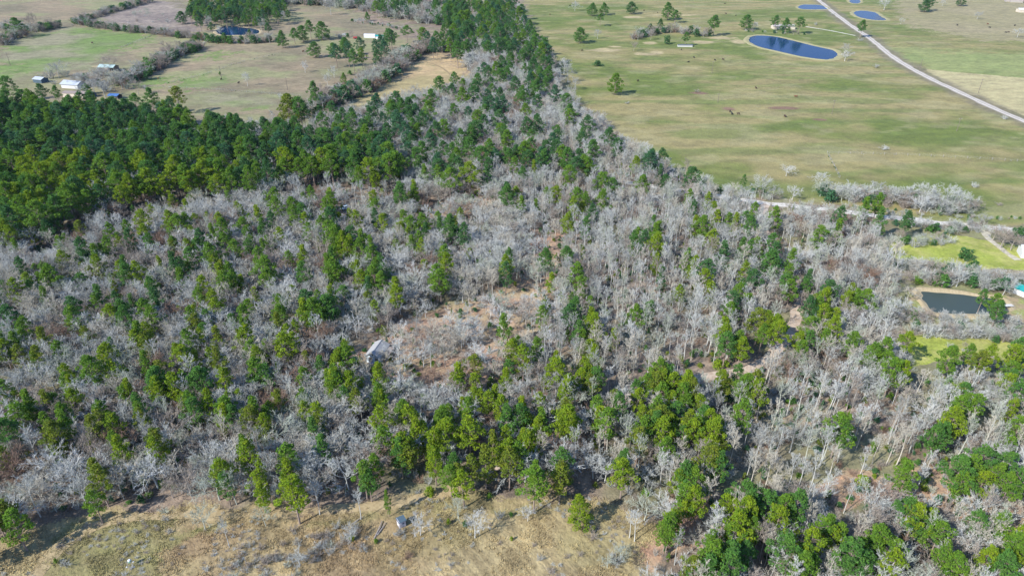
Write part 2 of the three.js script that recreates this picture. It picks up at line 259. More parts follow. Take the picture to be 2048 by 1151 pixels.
// pine: nominal 12 m tall
function pineShape(seed, { bare = 0.4, wide = 2.1, clumps = 30, top = 0.5, ragged = 0.35, leaf = 0.4 } = {}) {
  const r = rng(seed), H = 12, trunk = new Tris(), limbs = new Tris(), crown = new Tris(), lean = V(R(-0.25, 0.25, r), 0, R(-0.25, 0.25, r)), spine = (t) => V(lean.x * t * t + 0.09 * Math.sin(t * 5 + seed), t * H, lean.z * t * t + 0.09 * Math.cos(t * 4 + seed));
  const pts = [], rad = []; for (let i = 0; i <= 7; i++) { const t = i / 7 * 0.97; pts.push(spine(t)); rad.push(0.17 * (1 - t) + 0.025); } pts[0].y = -0.15;
  trunk.tube(pts, rad, 6);
  for (let k = 0; k < clumps; k++) {
    const q = (k + 0.5) / clumps, t = bare + (1 - bare) * (0.04 + 0.94 * Math.pow(q, 0.85)), s = (t - bare) / (1 - bare);
    const env = wide * Math.pow(Math.sin(Math.PI * Math.min(1, 0.16 + 0.84 * Math.pow(s, 1.0))), 0.8) * (1 - top * s) * (1 + ragged * (r() - 0.5) * 2) + 0.12;
    const a = k * 2.399 + r() * 0.9, rr = env * (0.35 + 0.6 * Math.sqrt(r())), c = spine(t).add(V(Math.cos(a) * rr, R(-0.15, 0.35, r), Math.sin(a) * rr));
    limbs.tube([spine(Math.max(0.1, t - 0.06)), spine(t - 0.02).lerp(c, 0.55), c], [0.05, 0.035, 0.015], 3);
    const cr = (0.56 + 0.44 * r()) * (0.75 + 0.25 * wide / 2.1) * (1 - 0.25 * s), hue = r(), n = Math.round(54 * cr / 0.65);
    const col = hue < 0.5 ? L3([0.8, 0.9, 0.9], [1, 1, 1], hue * 2) : L3([1, 1, 1], [1.22, 1.1, 0.9], hue * 2 - 1);
    for (let i = 0; i < n; i++) { const d = unit(r).multiplyScalar(cr * Math.cbrt(0.25 + 0.75 * r())); d.y *= 0.62; const v = 0.88 + 0.24 * r(); tuft(crown, r, c.clone().add(d), leaf * (0.6 + 0.5 * r()), col.map((x) => x * v), 0.35); }
  }
  return { trunk: trunk.build(), branches: limbs.build(), crown: crown.build() };
}
// leafless broadleaf: nominal 9 m tall, 7 m across
function bareShape(seed, { H = 9, spread = 3.4, fork = 0.3, limbs = 6, slim = false, twig = 0.032, fine = 5 } = {}) {
  const r = rng(seed), trunk = new Tris(), crown = new Tris(), y0 = H * fork;
  const tr = slim ? 0.155 : 0.18, topT = slim ? 0.9 : 0.62, pts = [], rad = [];
  const sx = R(-0.5, 0.5, r), sz = R(-0.5, 0.5, r), spine = (t) => V(sx * t * t + 0.14 * Math.sin(t * 6 + seed), t * H, sz * t * t + 0.14 * Math.cos(t * 5 + seed));
  for (let i = 0; i <= 7; i++) { const t = i / 7 * topT; pts.push(spine(t)); rad.push(tr * (1 - 0.8 * t / topT)); } pts[0].y = -0.15;
  trunk.tube(pts, rad, 6);
  const arm = (p, d, len, w, depth) => {
    const bend = unit(r).multiplyScalar(len * 0.16), mid = p.clone().addScaledVector(d, len * 0.5).add(bend), end = p.clone().addScaledVector(d, len).addScaledVector(bend, 0.4).add(V(0, len * 0.1, 0));
    if (depth === 0) { // fine twig
      const side = unit(r).cross(d).normalize().multiplyScalar(w); crown.tri(p.clone().add(side), p.clone().sub(side), mid); const e2 = mid.clone().addScaledVector(unit(r), len * 0.45); crown.tri(mid.clone().lerp(p, 0.4).add(side), mid.clone().lerp(p, 0.4).sub(side), r() < 0.5 ? end : e2); return;
    }
    if (depth === 1) crown.tube([p, end], [w, w * 0.5], 3); else crown.tube([p, mid, end], [w, w * 0.75, w * 0.4], 3);
    const n = depth === 1 ? fine : depth === 2 ? 5 : slim ? 4 : 5;
    for (let k = 0; k < n; k++) { const s = 0.3 + 0.7 * (k + r()) / n, q = s < 0.5 ? p.clone().lerp(mid, s * 2) : mid.clone().lerp(end, s * 2 - 1); const nd = d.clone().addScaledVector(unit(r), slim ? 0.75 : 0.95).add(V(0, slim ? 0.28 : 0.14, 0)).normalize(); arm(q, nd, len * (depth === 1 ? 0.72 : 0.6) * (0.7 + 0.5 * r()), depth === 1 ? twig : w * 0.5, depth - 1); }
  };
  const N = limbs;
  for (let k = 0; k < N; k++) {
    const q = (k + r() * 0.7) / N, t = fork + (topT - fork) * q, a = k * 2.399 + r() * 0.8, out = slim ? 0.55 + 0.3 * r() : 0.95 - 0.45 * q + 0.3 * r();
    const d = V(Math.cos(a) * out, slim ? 0.85 : 0.55 + 0.5 * q, Math.sin(a) * out).normalize();
    arm(spine(t), d, spread * (slim ? 0.8 * (1 - 0.45 * q) : 0.86 - 0.3 * q) * (0.85 + 0.3 * r()), slim ? 0.045 : 0.075, 3 - (slim && q < 0.35 ? 1 : 0));
  }
  arm(spine(topT), V(0, 1, 0), (1 - topT) * H * 0.62, 0.045, 2);
  return { trunk: trunk.build(), crown: crown.build() };
}
// leafless bush: many stems from the ground, nominal 2.4 m
function bushShape(seed) {
  const r = rng(seed), stems = new Tris(), crown = new Tris();
  for (let k = 0; k < 16; k++) {
    const a = r() * 6.283, o = 0.2 + 0.75 * r(), d = V(Math.cos(a) * o, 1, Math.sin(a) * o).normalize(), p = V(R(-0.4, 0.4, r), -0.05, R(-0.4, 0.4, r)), len = R(1.3, 2.4, r), e = p.clone().addScaledVector(d, len);
    crown.tube([p, p.clone().addScaledVector(d, len * 0.55), e], [0.04, 0.03, 0.012], 3);
    for (let i = 0; i < 15; i++) { const q = p.clone().lerp(e, R(0.3, 1, r)), td = d.clone().addScaledVector(unit(r), 1.0).normalize(), s = unit(r).cross(td).normalize().multiplyScalar(0.024); crown.tri(q.clone().add(s), q.clone().sub(s), q.clone().addScaledVector(td, R(0.4, 0.95, r))); }
  }
  return { crown: crown.build() };
}
// evergreen shrub or young cedar: nominal 3 m
function shrubShape(seed, tall = 1) {
  const r = rng(seed), crown = new Tris(), trunk = new Tris();
  trunk.tube([V(0, -0.1, 0), V(0.05, 1.2, 0.03), V(0, 2.2, 0)], [0.08, 0.06, 0.02], 5);
  for (let k = 0; k < 13; k++) {
    const q = k / 13, a = k * 2.4 + r(), rr = (1.15 - 0.8 * q * tall) * (0.3 + 0.55 * r()), c = V(Math.cos(a) * rr, 0.5 + q * 2.0 + 0.2 * r(), Math.sin(a) * rr), cr = R(0.4, 0.7, r) * (1.1 - 0.35 * q), v0 = 0.85 + 0.3 * r();
    for (let i = 0; i < 34; i++) { const d = unit(r).multiplyScalar(cr * Math.cbrt(0.3 + 0.7 * r())); d.y *= 0.8; const v = v0 * (0.9 + 0.2 * r()); tuft(crown, r, c.clone().add(d), R(0.22, 0.4, r), [v, v, v], 0.3); }
  }
  return { trunk: trunk.build(), crown: crown.build() };
}
const leafMat = (c) => new THREE.MeshPhysicalMaterial({ color: rgb(...c), roughness: 0.95, specularIntensity: 0.25, side: THREE.DoubleSide, vertexColors: true, transmission: 0.4, thickness: 0 });
const barkMat = (c) => mat(c, { roughness: 0.95 });
const GREENS = [['bright yellow-green', [0.205, 0.30, 0.013]], ['fresh green', [0.135, 0.255, 0.022]], ['mid green', [0.09, 0.215, 0.036]], ['deep green', [0.064, 0.17, 0.045]], ['blue-green', [0.058, 0.165, 0.07]], ['olive', [0.18, 0.235, 0.022]]].map(([n, c]) => ({ name: n, c, m: leafMat(c) }));
const BARKS = [['pale silver', [0.52, 0.515, 0.48], [0.47, 0.475, 0.45]], ['light grey', [0.48, 0.48, 0.45], [0.41, 0.42, 0.39]], ['grey', [0.38, 0.38, 0.355], [0.31, 0.315, 0.29]], ['greenish grey', [0.43, 0.45, 0.38], [0.355, 0.38, 0.305]], ['brown-grey', [0.36, 0.315, 0.27], [0.28, 0.24, 0.20]], ['rusty brown', [0.29, 0.205, 0.155], [0.23, 0.15, 0.105]], ['beige-grey', [0.49, 0.455, 0.385], [0.42, 0.39, 0.32]]].map(([n, c, w]) => ({ name: n, c, w, m: barkMat(c), twig: barkMat(w) }));
const pineBark = barkMat([0.26, 0.2, 0.165]);
const P0 = { bare: 0.42, wide: 2.0, clumps: 30 };
const SHAPES = {
  pine: [ // 0-3 slim young, 4-7 broad mature, 8-9 lone with crown to the ground
    pineShape(11, { bare: 0.25, wide: 2.3, clumps: 34, top: 0.4 }), pineShape(12, { bare: 0.32, wide: 2.5, clumps: 32, top: 0.45 }), pineShape(13, { bare: 0.16, wide: 2.3, clumps: 36, top: 0.55 }), pineShape(14, { bare: 0.36, wide: 2.7, clumps: 32, top: 0.25 }),
    pineShape(15, { bare: 0.36, wide: 3.1, clumps: 42, top: 0.3, ragged: 0.5 }), pineShape(16, { bare: 0.42, wide: 3.3, clumps: 40, top: 0.2, ragged: 0.55 }), pineShape(17, { bare: 0.36, wide: 3.0, clumps: 42, top: 0.35, ragged: 0.6 }), pineShape(18, { bare: 0.46, wide: 3.2, clumps: 38, top: 0.15, ragged: 0.5 }),
    pineShape(19, { bare: 0.08, wide: 3.9, clumps: 68, top: 0.5, ragged: 0.3 }), pineShape(20, { bare: 0.1, wide: 4.1, clumps: 68, top: 0.42, ragged: 0.4 })],
  oak: [21, 22, 23, 24, 25, 26].map((s, i) => bareShape(s, { fork: 0.2 + 0.04 * (i % 4), limbs: 7 + i % 2, spread: 3.9 + 0.15 * (i % 3), fine: 6, twig: 0.03 })),
  slim: [31, 32, 33, 34, 35].map((s, i) => bareShape(s, { H: 12, spread: 2.9, fork: 0.4 + 0.05 * (i % 3), limbs: 11, slim: true, fine: 4 })),
  bush: [41, 42, 43, 44].map((s) => bushShape(s)),
  shrub: [51, 52, 53, 54].map((s, i) => shrubShape(s, i % 2 ? 0.6 : 1.1)),
};
const NOMINAL = { pine: 12, oak: 9, slim: 12, bush: 2.4, shrub: 3 };
const KIND_NAME = { pine: 'pine_tree', oak: 'leafless_tree', slim: 'slender_leafless_tree', bush: 'leafless_bush', shrub: 'evergreen_shrub' };
const plants = [];
// k kind, variant, base x z, height, width factor, tint index
function plant(k, x, z, h, w = 1, tint, variant, keep = false) {
  const s = SHAPES[k]; plants.push({ k, v: variant ?? Math.floor(rand() * s.length), x, z, h, w: w * h / NOMINAL[k], a: rand() * 6.283, tint, keep });
}
const greenTint = (v) => v < 330 ? pick([1, 2, 2, 3, 3, 4]) : v < 640 ? pick([0, 0, 1, 1, 1, 2, 3]) : pick([0, 0, 0, 1, 1, 2, 5]);
function crownAt(u, v, h, frac = 0.66) { return at(u, v, h * frac); }

// pines surveyed one by one from the photograph: [left, top, scale of the survey tile], then points in the tile
const TILES = [
  [0, 380, 2.877, [30,240, 60,270, 90,330, 200,210, 260,150, 310,165, 270,230, 360,400, 470,340, 480,385, 550,370, 560,430, 270,520, 300,500, 230,530, 160,540, 180,570, 30,580, 85,580, 120,450, 640,250, 620,330, 690,310, 730,230, 740,290, 820,180, 830,250, 860,310, 975,180, 1020,200, 1070,190, 690,460, 720,440, 730,490, 790,480, 860,520, 920,440, 1000,430, 1040,450, 1040,510, 1000,320, 1080,340, 1090,400, 1150,290, 1140,330, 1260,180, 1220,250, 1280,230, 1290,300, 1210,380, 1230,430, 1350,350, 1420,260, 1400,210, 1480,150, 1510,210, 1500,260, 1510,330, 1490,390, 1530,460, 1540,510, 1580,50, 1590,100, 1560,180, 1680,100, 1690,150, 1740,130, 1760,180, 1775,240, 1900,60, 1880,110, 1900,160, 1850,200, 1890,240, 1930,270, 1790,30, 1745,370, 1740,430, 1745,480, 1910,390, 1880,430, 1920,470, 1970,300, 2000,340, 650,570, 670,640, 570,620, 560,660, 640,720, 720,740, 760,650, 700,690, 830,690, 870,560, 890,630, 910,680, 880,740, 420,680, 420,730, 50,740, 250,860, 140,790, 120,840, 90,880, 20,880, 20,920, 340,930, 210,970, 380,1060, 800,830, 780,870, 840,890, 1160,560, 1150,620, 1170,660, 1230,640, 1240,690, 1100,740, 1120,770, 1260,490, 1320,480, 1340,520, 1290,540, 1390,540, 1420,680, 1400,720, 1470,620, 1610,660, 1610,720, 1600,770, 1400,790, 1420,840, 1390,880, 1650,820, 1700,800, 1680,880, 1640,900, 1760,640, 1750,700, 1830,620, 1880,680, 1840,720, 1800,700, 1900,640, 1150,860, 1170,820, 1250,860, 1080,870, 1020,940, 1050,970, 1130,980, 1210,960, 1250,980, 1480,960, 1530,920, 1470,1040, 1530,1070, 900,1080, 920,1040, 890,1120, 840,1000, 1140,1080, 1120,1120, 590,970, 620,940, 520,1040, 1750,1080, 1950,970, 1990,960, 1930,1120, 1290,1100]],
  [650, 380, 2.877, [30,40, 30,100, 40,150, 40,220, 180,180, 280,50, 290,100, 290,160, 330,190, 430,30, 510,20, 450,170, 440,230, 490,210, 480,260, 560,200, 580,240, 540,290, 550,330, 500,310, 650,170, 660,210, 720,210, 730,240, 800,250, 150,270, 150,320, 210,290, 200,340, 260,320, 270,380, 90,300, 60,280, 60,380, 40,430, 60,480, 20,470, 320,420, 340,480, 280,500, 330,540, 190,470, 210,520, 250,560, 400,560, 410,610, 690,390, 700,430, 660,530, 640,500, 1060,390, 1040,440, 1040,480, 1130,90, 1050,30, 1100,30, 1280,30, 1330,30, 1450,50, 1500,70, 1430,100, 1480,110, 1540,130, 1400,190, 1500,210, 1600,60, 1890,200, 1800,270, 1780,300, 1840,300, 1920,240, 1270,410, 1390,390, 1910,420, 1940,500, 1260,680, 1250,730, 1430,640, 1440,690, 1410,720, 1470,560, 1460,490, 1530,740, 1550,790, 1460,820, 1480,860, 1540,850, 1520,920, 1550,960, 1660,850, 1870,700, 1790,740, 90,960, 70,1000, 120,930, 310,1060, 60,1090, 140,1120, 1140,960, 1080,920, 1330,990, 1330,1040, 1490,1020, 1510,1060, 1480,1090, 860,1110, 770,1070, 1040,1080, 40,620, 30,700, 10,650, 1930,1050, 1980,1080, 1880,1110, 1220,920, 1030,780, 1560,1090]],
  [1300, 380, 2.738, [220,50, 240,100, 320,60, 350,110, 360,160, 290,200, 250,190, 430,170, 470,180, 520,170, 570,120, 550,200, 690,150, 1260,160, 1180,100, 1250,70, 1410,170, 1040,150, 1030,220, 930,260, 340,280, 400,350, 210,370, 240,420, 200,400, 510,310, 540,330, 580,320, 660,300, 680,350, 660,400, 690,430, 520,450, 560,500, 310,450, 300,500, 330,560, 160,570, 40,300, 30,240, 780,380, 760,470, 740,520, 770,550, 870,490, 850,540, 490,570, 450,620, 540,620, 440,680, 1100,570, 1080,610, 1130,600, 1180,610, 960,600, 980,560, 920,650, 870,650, 900,700, 950,690, 1010,700, 1000,760, 960,820, 880,750, 820,830, 830,880, 870,830, 1110,840, 600,720, 640,730, 690,750, 700,790, 620,790, 400,750, 410,800, 420,850, 490,830, 500,870, 40,1010, 70,1060, 200,1070, 230,1110, 400,1070, 480,1020, 520,1090, 580,1060, 580,1110, 1220,910, 1280,880, 1300,950, 1330,1000, 1390,1010, 1410,840, 1640,930, 1750,900, 1810,940, 1860,920, 1990,920, 2020,880, 1980,1000, 1960,1080, 1720,1120, 1890,620, 1910,660]],
  [0, 750, 2.87, [20,100, 30,340, 20,470, 410,60, 380,40, 170,170, 180,220, 110,240, 420,150, 360,230, 370,300, 310,350, 320,390, 255,280, 270,170, 320,170, 580,210, 570,260, 540,310, 650,290, 740,90, 720,110, 900,30, 900,80, 930,110, 800,180, 800,230, 820,260, 1050,50, 1000,60, 1150,40, 1100,170, 1110,210, 1195,140, 1200,190, 1310,150, 1300,200, 1340,240, 1290,240, 660,390, 690,430, 900,390, 900,440, 550,550, 560,600, 540,730, 30,800, 80,860, 1420,450, 1400,420, 1460,210, 1440,260, 1530,240, 1520,290, 1600,150, 1530,340, 1500,550, 1480,610, 1500,680, 1650,480, 1650,560, 1640,640, 1680,680, 1290,630, 1740,140, 1750,210, 1820,230, 1820,290, 1800,320, 1940,60, 1880,20, 1270,560, 1850,420]],
  [650, 750, 2.87, [60,50, 140,90, 120,130, 180,150, 310,120, 310,10, 320,270, 480,250, 450,210, 560,340, 520,330, 450,410, 470,450, 430,440, 630,390, 620,440, 630,490, 680,260, 650,290, 700,340, 710,230, 820,210, 810,270, 830,330, 860,130, 940,150, 980,120, 1010,190, 1040,250, 1130,190, 1120,240, 1240,270, 1230,310, 1170,390, 1140,370, 1200,410, 1060,420, 1030,460, 1110,470, 1060,500, 1040,350, 960,390, 920,490, 720,580, 760,570, 790,620, 840,520, 740,510, 250,610, 220,570, 290,520, 340,370, 1360,500, 1360,560, 1350,600, 1210,560, 1200,620, 1390,100, 1400,60, 1380,200, 1390,260, 1410,300, 1360,290, 1520,50, 1560,190, 1580,250, 1620,270, 1680,180, 1660,150, 1800,150, 1820,240, 1830,330, 1800,380, 1850,60, 1780,90, 1930,30, 1920,220, 1900,290, 1940,330, 1990,300, 1990,150, 1960,430, 1720,500, 1710,560, 1980,880]],
  [1300, 750, 2.738, [40,60, 60,110, 130,60, 200,70, 180,120, 240,110, 270,170, 200,170, 140,220, 40,200, 60,250, 110,280, 220,250, 200,290, 260,300, 290,240, 330,260, 350,330, 370,380, 330,390, 230,320, 180,340, 300,340, 370,300, 400,70, 390,40, 530,70, 560,110, 590,60, 600,20, 540,130, 450,200, 500,220, 490,270, 620,290, 380,500, 390,570, 330,470, 190,560, 230,580, 160,590, 1040,300, 1060,330, 1520,240, 1510,270, 1560,340, 1540,390, 1600,330, 1720,110, 1740,160, 1700,190, 1660,260, 1780,180, 1590,170, 1450,340, 1980,30, 2000,80, 2020,110, 1980,200, 1970,260, 1900,420, 1850,400, 1960,400, 2000,350, 2020,300, 1760,520, 1820,480, 1750,590, 1820,600, 1900,560, 1950,500, 2010,480, 1690,540, 1700,600, 1960,620, 2020,590, 1640,620, 200,680, 220,720, 240,700, 120,810, 90,860, 420,730, 570,620, 530,670, 620,650, 660,680, 550,720, 520,760, 600,780, 640,720, 770,690, 800,720, 740,740, 560,850, 480,830, 450,880, 700,800, 1430,700, 1460,720, 1410,760, 1450,790, 1530,800, 1540,850, 1490,840, 1580,880, 1570,800, 1810,770, 1790,820, 1950,830, 1920,820, 1390,560, 1450,610, 330,930, 360,980, 340,1020, 450,1000, 520,980, 440,1050, 600,1000, 640,1040, 590,1060, 740,970, 720,1030, 880,930, 850,990, 880,1050, 830,1060, 970,850, 1000,900, 1020,960, 1030,880, 960,960, 1100,1000, 1060,1060, 1140,970, 1220,940, 1250,1000, 1180,1030, 1340,980, 1330,1040, 1370,1040, 1250,900, 1720,900, 1700,940, 1640,990, 1600,1020, 1660,1060, 1840,1020, 1800,1070, 2000,950, 2030,900, 2030,980, 1960,1030, 1990,1080, 1930,1060, 230,1070, 320,1080]],
  [650, 0, 2.877, [100,680, 160,700, 60,760, 250,720, 300,580, 330,690, 440,620, 480,660, 520,640, 600,640, 410,580, 460,760, 530,760, 500,820, 360,760, 310,830, 130,860, 120,930, 170,920, 60,980, 560,880, 520,910, 570,1000, 650,940, 650,1000, 640,760, 680,860, 740,640, 870,680, 860,740, 910,710, 840,780, 1000,690, 950,600, 1030,770, 1050,800, 830,860, 760,900, 950,870, 980,910, 1060,910, 1100,890, 1150,880, 1170,920, 1200,970, 1090,960, 940,960, 930,1010, 1160,730, 1270,860, 1330,860, 1260,920, 1360,900, 1480,810, 1460,910, 1490,950, 1790,950, 1870,930, 1930,1000, 1960,1050, 290,1030, 360,920, 510,1090, 430,1100, 720,1000, 1140,1010, 1040,1100, 1130,330, 1170,310, 1230,330, 1270,370, 1200,380, 1150,400, 1240,430, 1290,420, 1180,470, 1220,510, 1050,430, 980,400, 960,520, 990,610, 640,40, 690,60, 740,30, 790,50, 700,130, 770,120, 680,180, 720,220, 760,250, 800,200, 830,160, 880,120, 940,110, 1010,100, 1060,130, 1040,180, 990,170, 900,200, 860,260, 940,250, 1000,260, 1050,250, 1100,230, 820,270, 310,20, 410,40, 470,60, 590,220, 560,200, 640,230, 670,230, 620,260, 720,260, 760,290, 380,220, 320,250, 290,270, 340,280, 200,260, 130,290, 160,330, 210,320, 60,300, 110,270, 300,330, 1090,270, 1070,290]],
];
for (const [ox, oy, s, pts] of TILES) for (let i = 0; i < pts.length; i += 2) {
  const u = ox + pts[i] / s, v = oy + pts[i + 1] / s, right = u > 1230, low = v > 560;
  const h = v < 130 ? R(16, 21) : v < 330 ? R(13, 18) : right && low ? R(10, 14) : right ? R(11, 14.5) : low ? R(9.5, 14) : R(10.5, 15);
  const big = (right && low) || v < 330, b = crownAt(u, v, h), dark = v > 750 && u > 1700 || u > 1400 && v > 1000;
  if (oy === 750 && ox === 1300 && u > 1440 && rand() < 0.3) continue;
  plant('pine', b.x, b.z, h, right && low ? R(0.72, 1.0) : big ? R(0.85, 1.1) : R(0.82, 1.15), dark ? pick([0, 1, 1, 2, 2]) : greenTint(v), big ? 3 + Math.floor(rand() * 5) : Math.floor(rand() * 5));
}
const GAPS = [[1560, 700, 9], [1545, 714, 8], [1425, 762, 9], [1455, 758, 8], [1490, 748, 6], [1582, 658, 6], [1590, 640, 5], [965, 957, 8], [930, 972, 7], [1005, 940, 6], [1060, 912, 5], [1527, 432, 8], [1100, 893, 5], [688, 433, 7], [694, 424, 6]].map(([u, v, r]) => { const p = at(u, v); return [p.x, p.z, r]; });
const inGap = (x, z, k = 1) => GAPS.some(([gx, gz, gr]) => Math.hypot(x - gx, z - gz) < gr * k);
// dense pine wood, upper left, and the dark stands beyond
const DENSE = [[poly([[-500, 240], [0, 232], [180, 240], [330, 250], [520, 276], [640, 288], [760, 310], [850, 350], [780, 392], [640, 400], [500, 414], [330, 436], [200, 470], [100, 520], [-500, 540]]), 5.7, 0.8, 12, 19], [poly([[880, 20], [1040, 20], [1062, 80], [1085, 120], [1100, 150], [1000, 130], [920, 125], [900, 90]]), 10, 0.55, 13, 21], [poly([[372, 30], [420, 10], [560, 0], [580, 45], [520, 62], [420, 58], [385, 52]]), 10, 0.8, 11, 20], [poly([[560, 2], [700, -10], [870, -10], [880, 40], [760, 40], [700, 16]]), 11, 0.5, 15, 19], [poly([[1880, 800], [2300, 775], [2300, 860], [1920, 860]]), 7, 0.5, 8, 11], [poly([[850, 200], [950, 170], [1060, 130], [1120, 200], [1200, 300], [1420, 392], [1400, 430], [1100, 410], [860, 410]]), 13, 0.6, 12, 17], [poly([[600, 262], [700, 245], [820, 220], [880, 260], [860, 330], [700, 290]]), 9, 0.5, 12, 17]];
const scatter = (p, cell, f) => { for (let x = p.x0; x < p.x1; x += cell) for (let z = p.z0; z < p.z1; z += cell) { const qx = x + rand() * cell, qz = z + rand() * cell; if (inside(p, qx, qz)) f(qx, qz); } };
const inFrame = (x, z, h, pad = 200) => { const [u, v] = seen(x, 0, z), [, vt] = seen(x, h, z); return u > -pad && u < 2048 + pad && v > -pad && vt < 1151 + pad; };
for (const [p, cell, share, h0, h1] of DENSE) scatter(p, cell, (x, z) => { if (!inFrame(x, z, h1, 260) || nearLine(LANE, x, z) < 4) return; if (cell < 6 && !inside(p, x + 40 * Math.max(0, fbm(x * 0.03, z * 0.03, 3) - 0.4), z + 75 * Math.max(0, fbm(x * 0.035 + 9, z * 0.035, 3) - 0.42))) return; const v = seen(x, 8, z)[1]; rand() < share ? plant('pine', x, z, R(h0, h1), cell < 6 ? R(0.8, 1.1) : R(0.95, 1.2), greenTint(v), 3 + Math.floor(rand() * 5)) : plant('oak', x, z, R(9, 13), 1, pick([1, 2, 3])); });

// leafless wood
const SLIM = [poly([[1050, 370], [1300, 385], [1430, 420], [1510, 560], [1470, 745], [1300, 790], [1090, 760], [1060, 640], [1080, 560]]), poly([[1420, 780], [1900, 790], [1870, 980], [1640, 990], [1450, 960]]), poly([[1230, 310], [1400, 390], [1330, 420], [1220, 400]]), poly([[1750, 760], [2100, 760], [2100, 960], [1850, 960]]), poly([[1190, 880], [1420, 880], [1420, 1010], [1240, 1000]])];
const OPEN = [...CLEAR];
const WOOD = poly([[-600, 260], [0, 250], [520, 262], [600, 262], [700, 240], [800, 205], [880, 198], [952, 165], [930, 130], [960, 60], [1040, 30], [1062, 75], [1105, 130], [1122, 190], [1205, 255], [1240, 300], [1320, 340], [1420, 384], [1640, 412], [1740, 444], [1750, 495], [1790, 535], [1800, 565], [1800, 655], [1815, 705], [1835, 752], [1910, 735], [2048, 725], [2700, 750], [2700, 1400], [1290, 1400], [1310, 1100], [1350, 1040], [1250, 992], [1150, 978], [1000, 964], [900, 978], [820, 965], [700, 990], [600, 1004], [480, 1012], [400, 994], [170, 1020], [60, 1052], [-200, 1100], [-900, 1180]]);
const u0 = (x, z) => seen(x, 0, z)[0], laneV = (u) => 392 + (u - 1440) * (u < 1440 ? 0.15 : 0.121);
scatter(WOOD, 4.0, (x, z) => {
  if (!inFrame(x, z, 12)) return;
  const dT = nearLine(TRACK, x, z); if (dT < 2.2 || nearLine(LANE, x, z) < 3.4) return;
  if (DENSE[0][0] && inside(DENSE[0][0], x, z)) { if (rand() < 0.9) return; }
  const c = at(755, 712); if (Math.hypot(x - c.x, z - c.z) < 6) return;
  const c2 = at(690, 420); if (Math.hypot(x - c2.x, z - c2.z) < 5) return;
  if ((x - c.x) < 3 && (x - c.x) > -14 && (z - c.z) > -6 && (z - c.z) < 12 && rand() < 0.55) return;
  const open = OPEN.some((p) => inside(p, x, z)); if (open && rand() < 0.72) return;
  if (GAPS.some(([gx, gz, gr]) => Math.hypot(x - gx, z - gz) < gr)) return;
  if (u0(x, z) > 1250 && nearLine(LANE, x, z) < 13 && seen(x, 0, z)[1] > laneV(seen(x, 0, z)[0])) { if (rand() < 0.5) plant('bush', x, z, R(1, 2), 1.2, pick([1, 2, 3, 4])); return; }
  const thin = fbm(x * 0.035 + 3, z * 0.035 + 8, 3); if (rand() < 0.04 + 0.4 * smooth(0.52, 0.72, thin)) return;
  const [u, v] = seen(x, 0, z), slim = SLIM.some((p) => inside(p, x, z)) ? 0.85 : u > 1100 ? 0.45 : 0.15, warm = fbm(x * 0.06 + 50, z * 0.06, 2);
  if (v < 800 && u > 1790 && rand() < 0.5) return;
  if (rand() < (v < 800 && u > 1790 ? 0 : slim)) plant('slim', x, z, R(8.5, 13), R(0.8, 1.15), pick([0, 1, 1, 6, 6, 2, 3, 4]));
  else plant('oak', x, z, v < 800 && u > 1790 ? R(3, 4.5) : R(5.8, 10.5), R(0.9, 1.25), warm > 0.62 ? pick([1, 2, 4, 5]) : pick([0, 0, 1, 1, 6, 2, 3, 6, 4]));
});
// small bright pines through the left and middle of the wood
scatter(poly([[-60, 470], [300, 430], [700, 400], [1150, 430], [1200, 700], [1250, 960], [800, 950], [-60, 1030]]), 9.5, (x, z) => { if (!inFrame(x, z, 8) || rand() < 0.3 || nearLine(TRACK, x, z) < 3 || inGap(x, z, 1.2) || Math.hypot(x - at(752, 716).x, z - at(752, 716).z) < 14 || seen(x, 0, z)[1] > 890 || CLEAR.some((p) => inside(p, x, z))) return; plant('pine', x, z, R(5, 11), R(0.85, 1.3), pick([0, 0, 0, 1, 1, 2, 5]), Math.floor(rand() * 4)); });
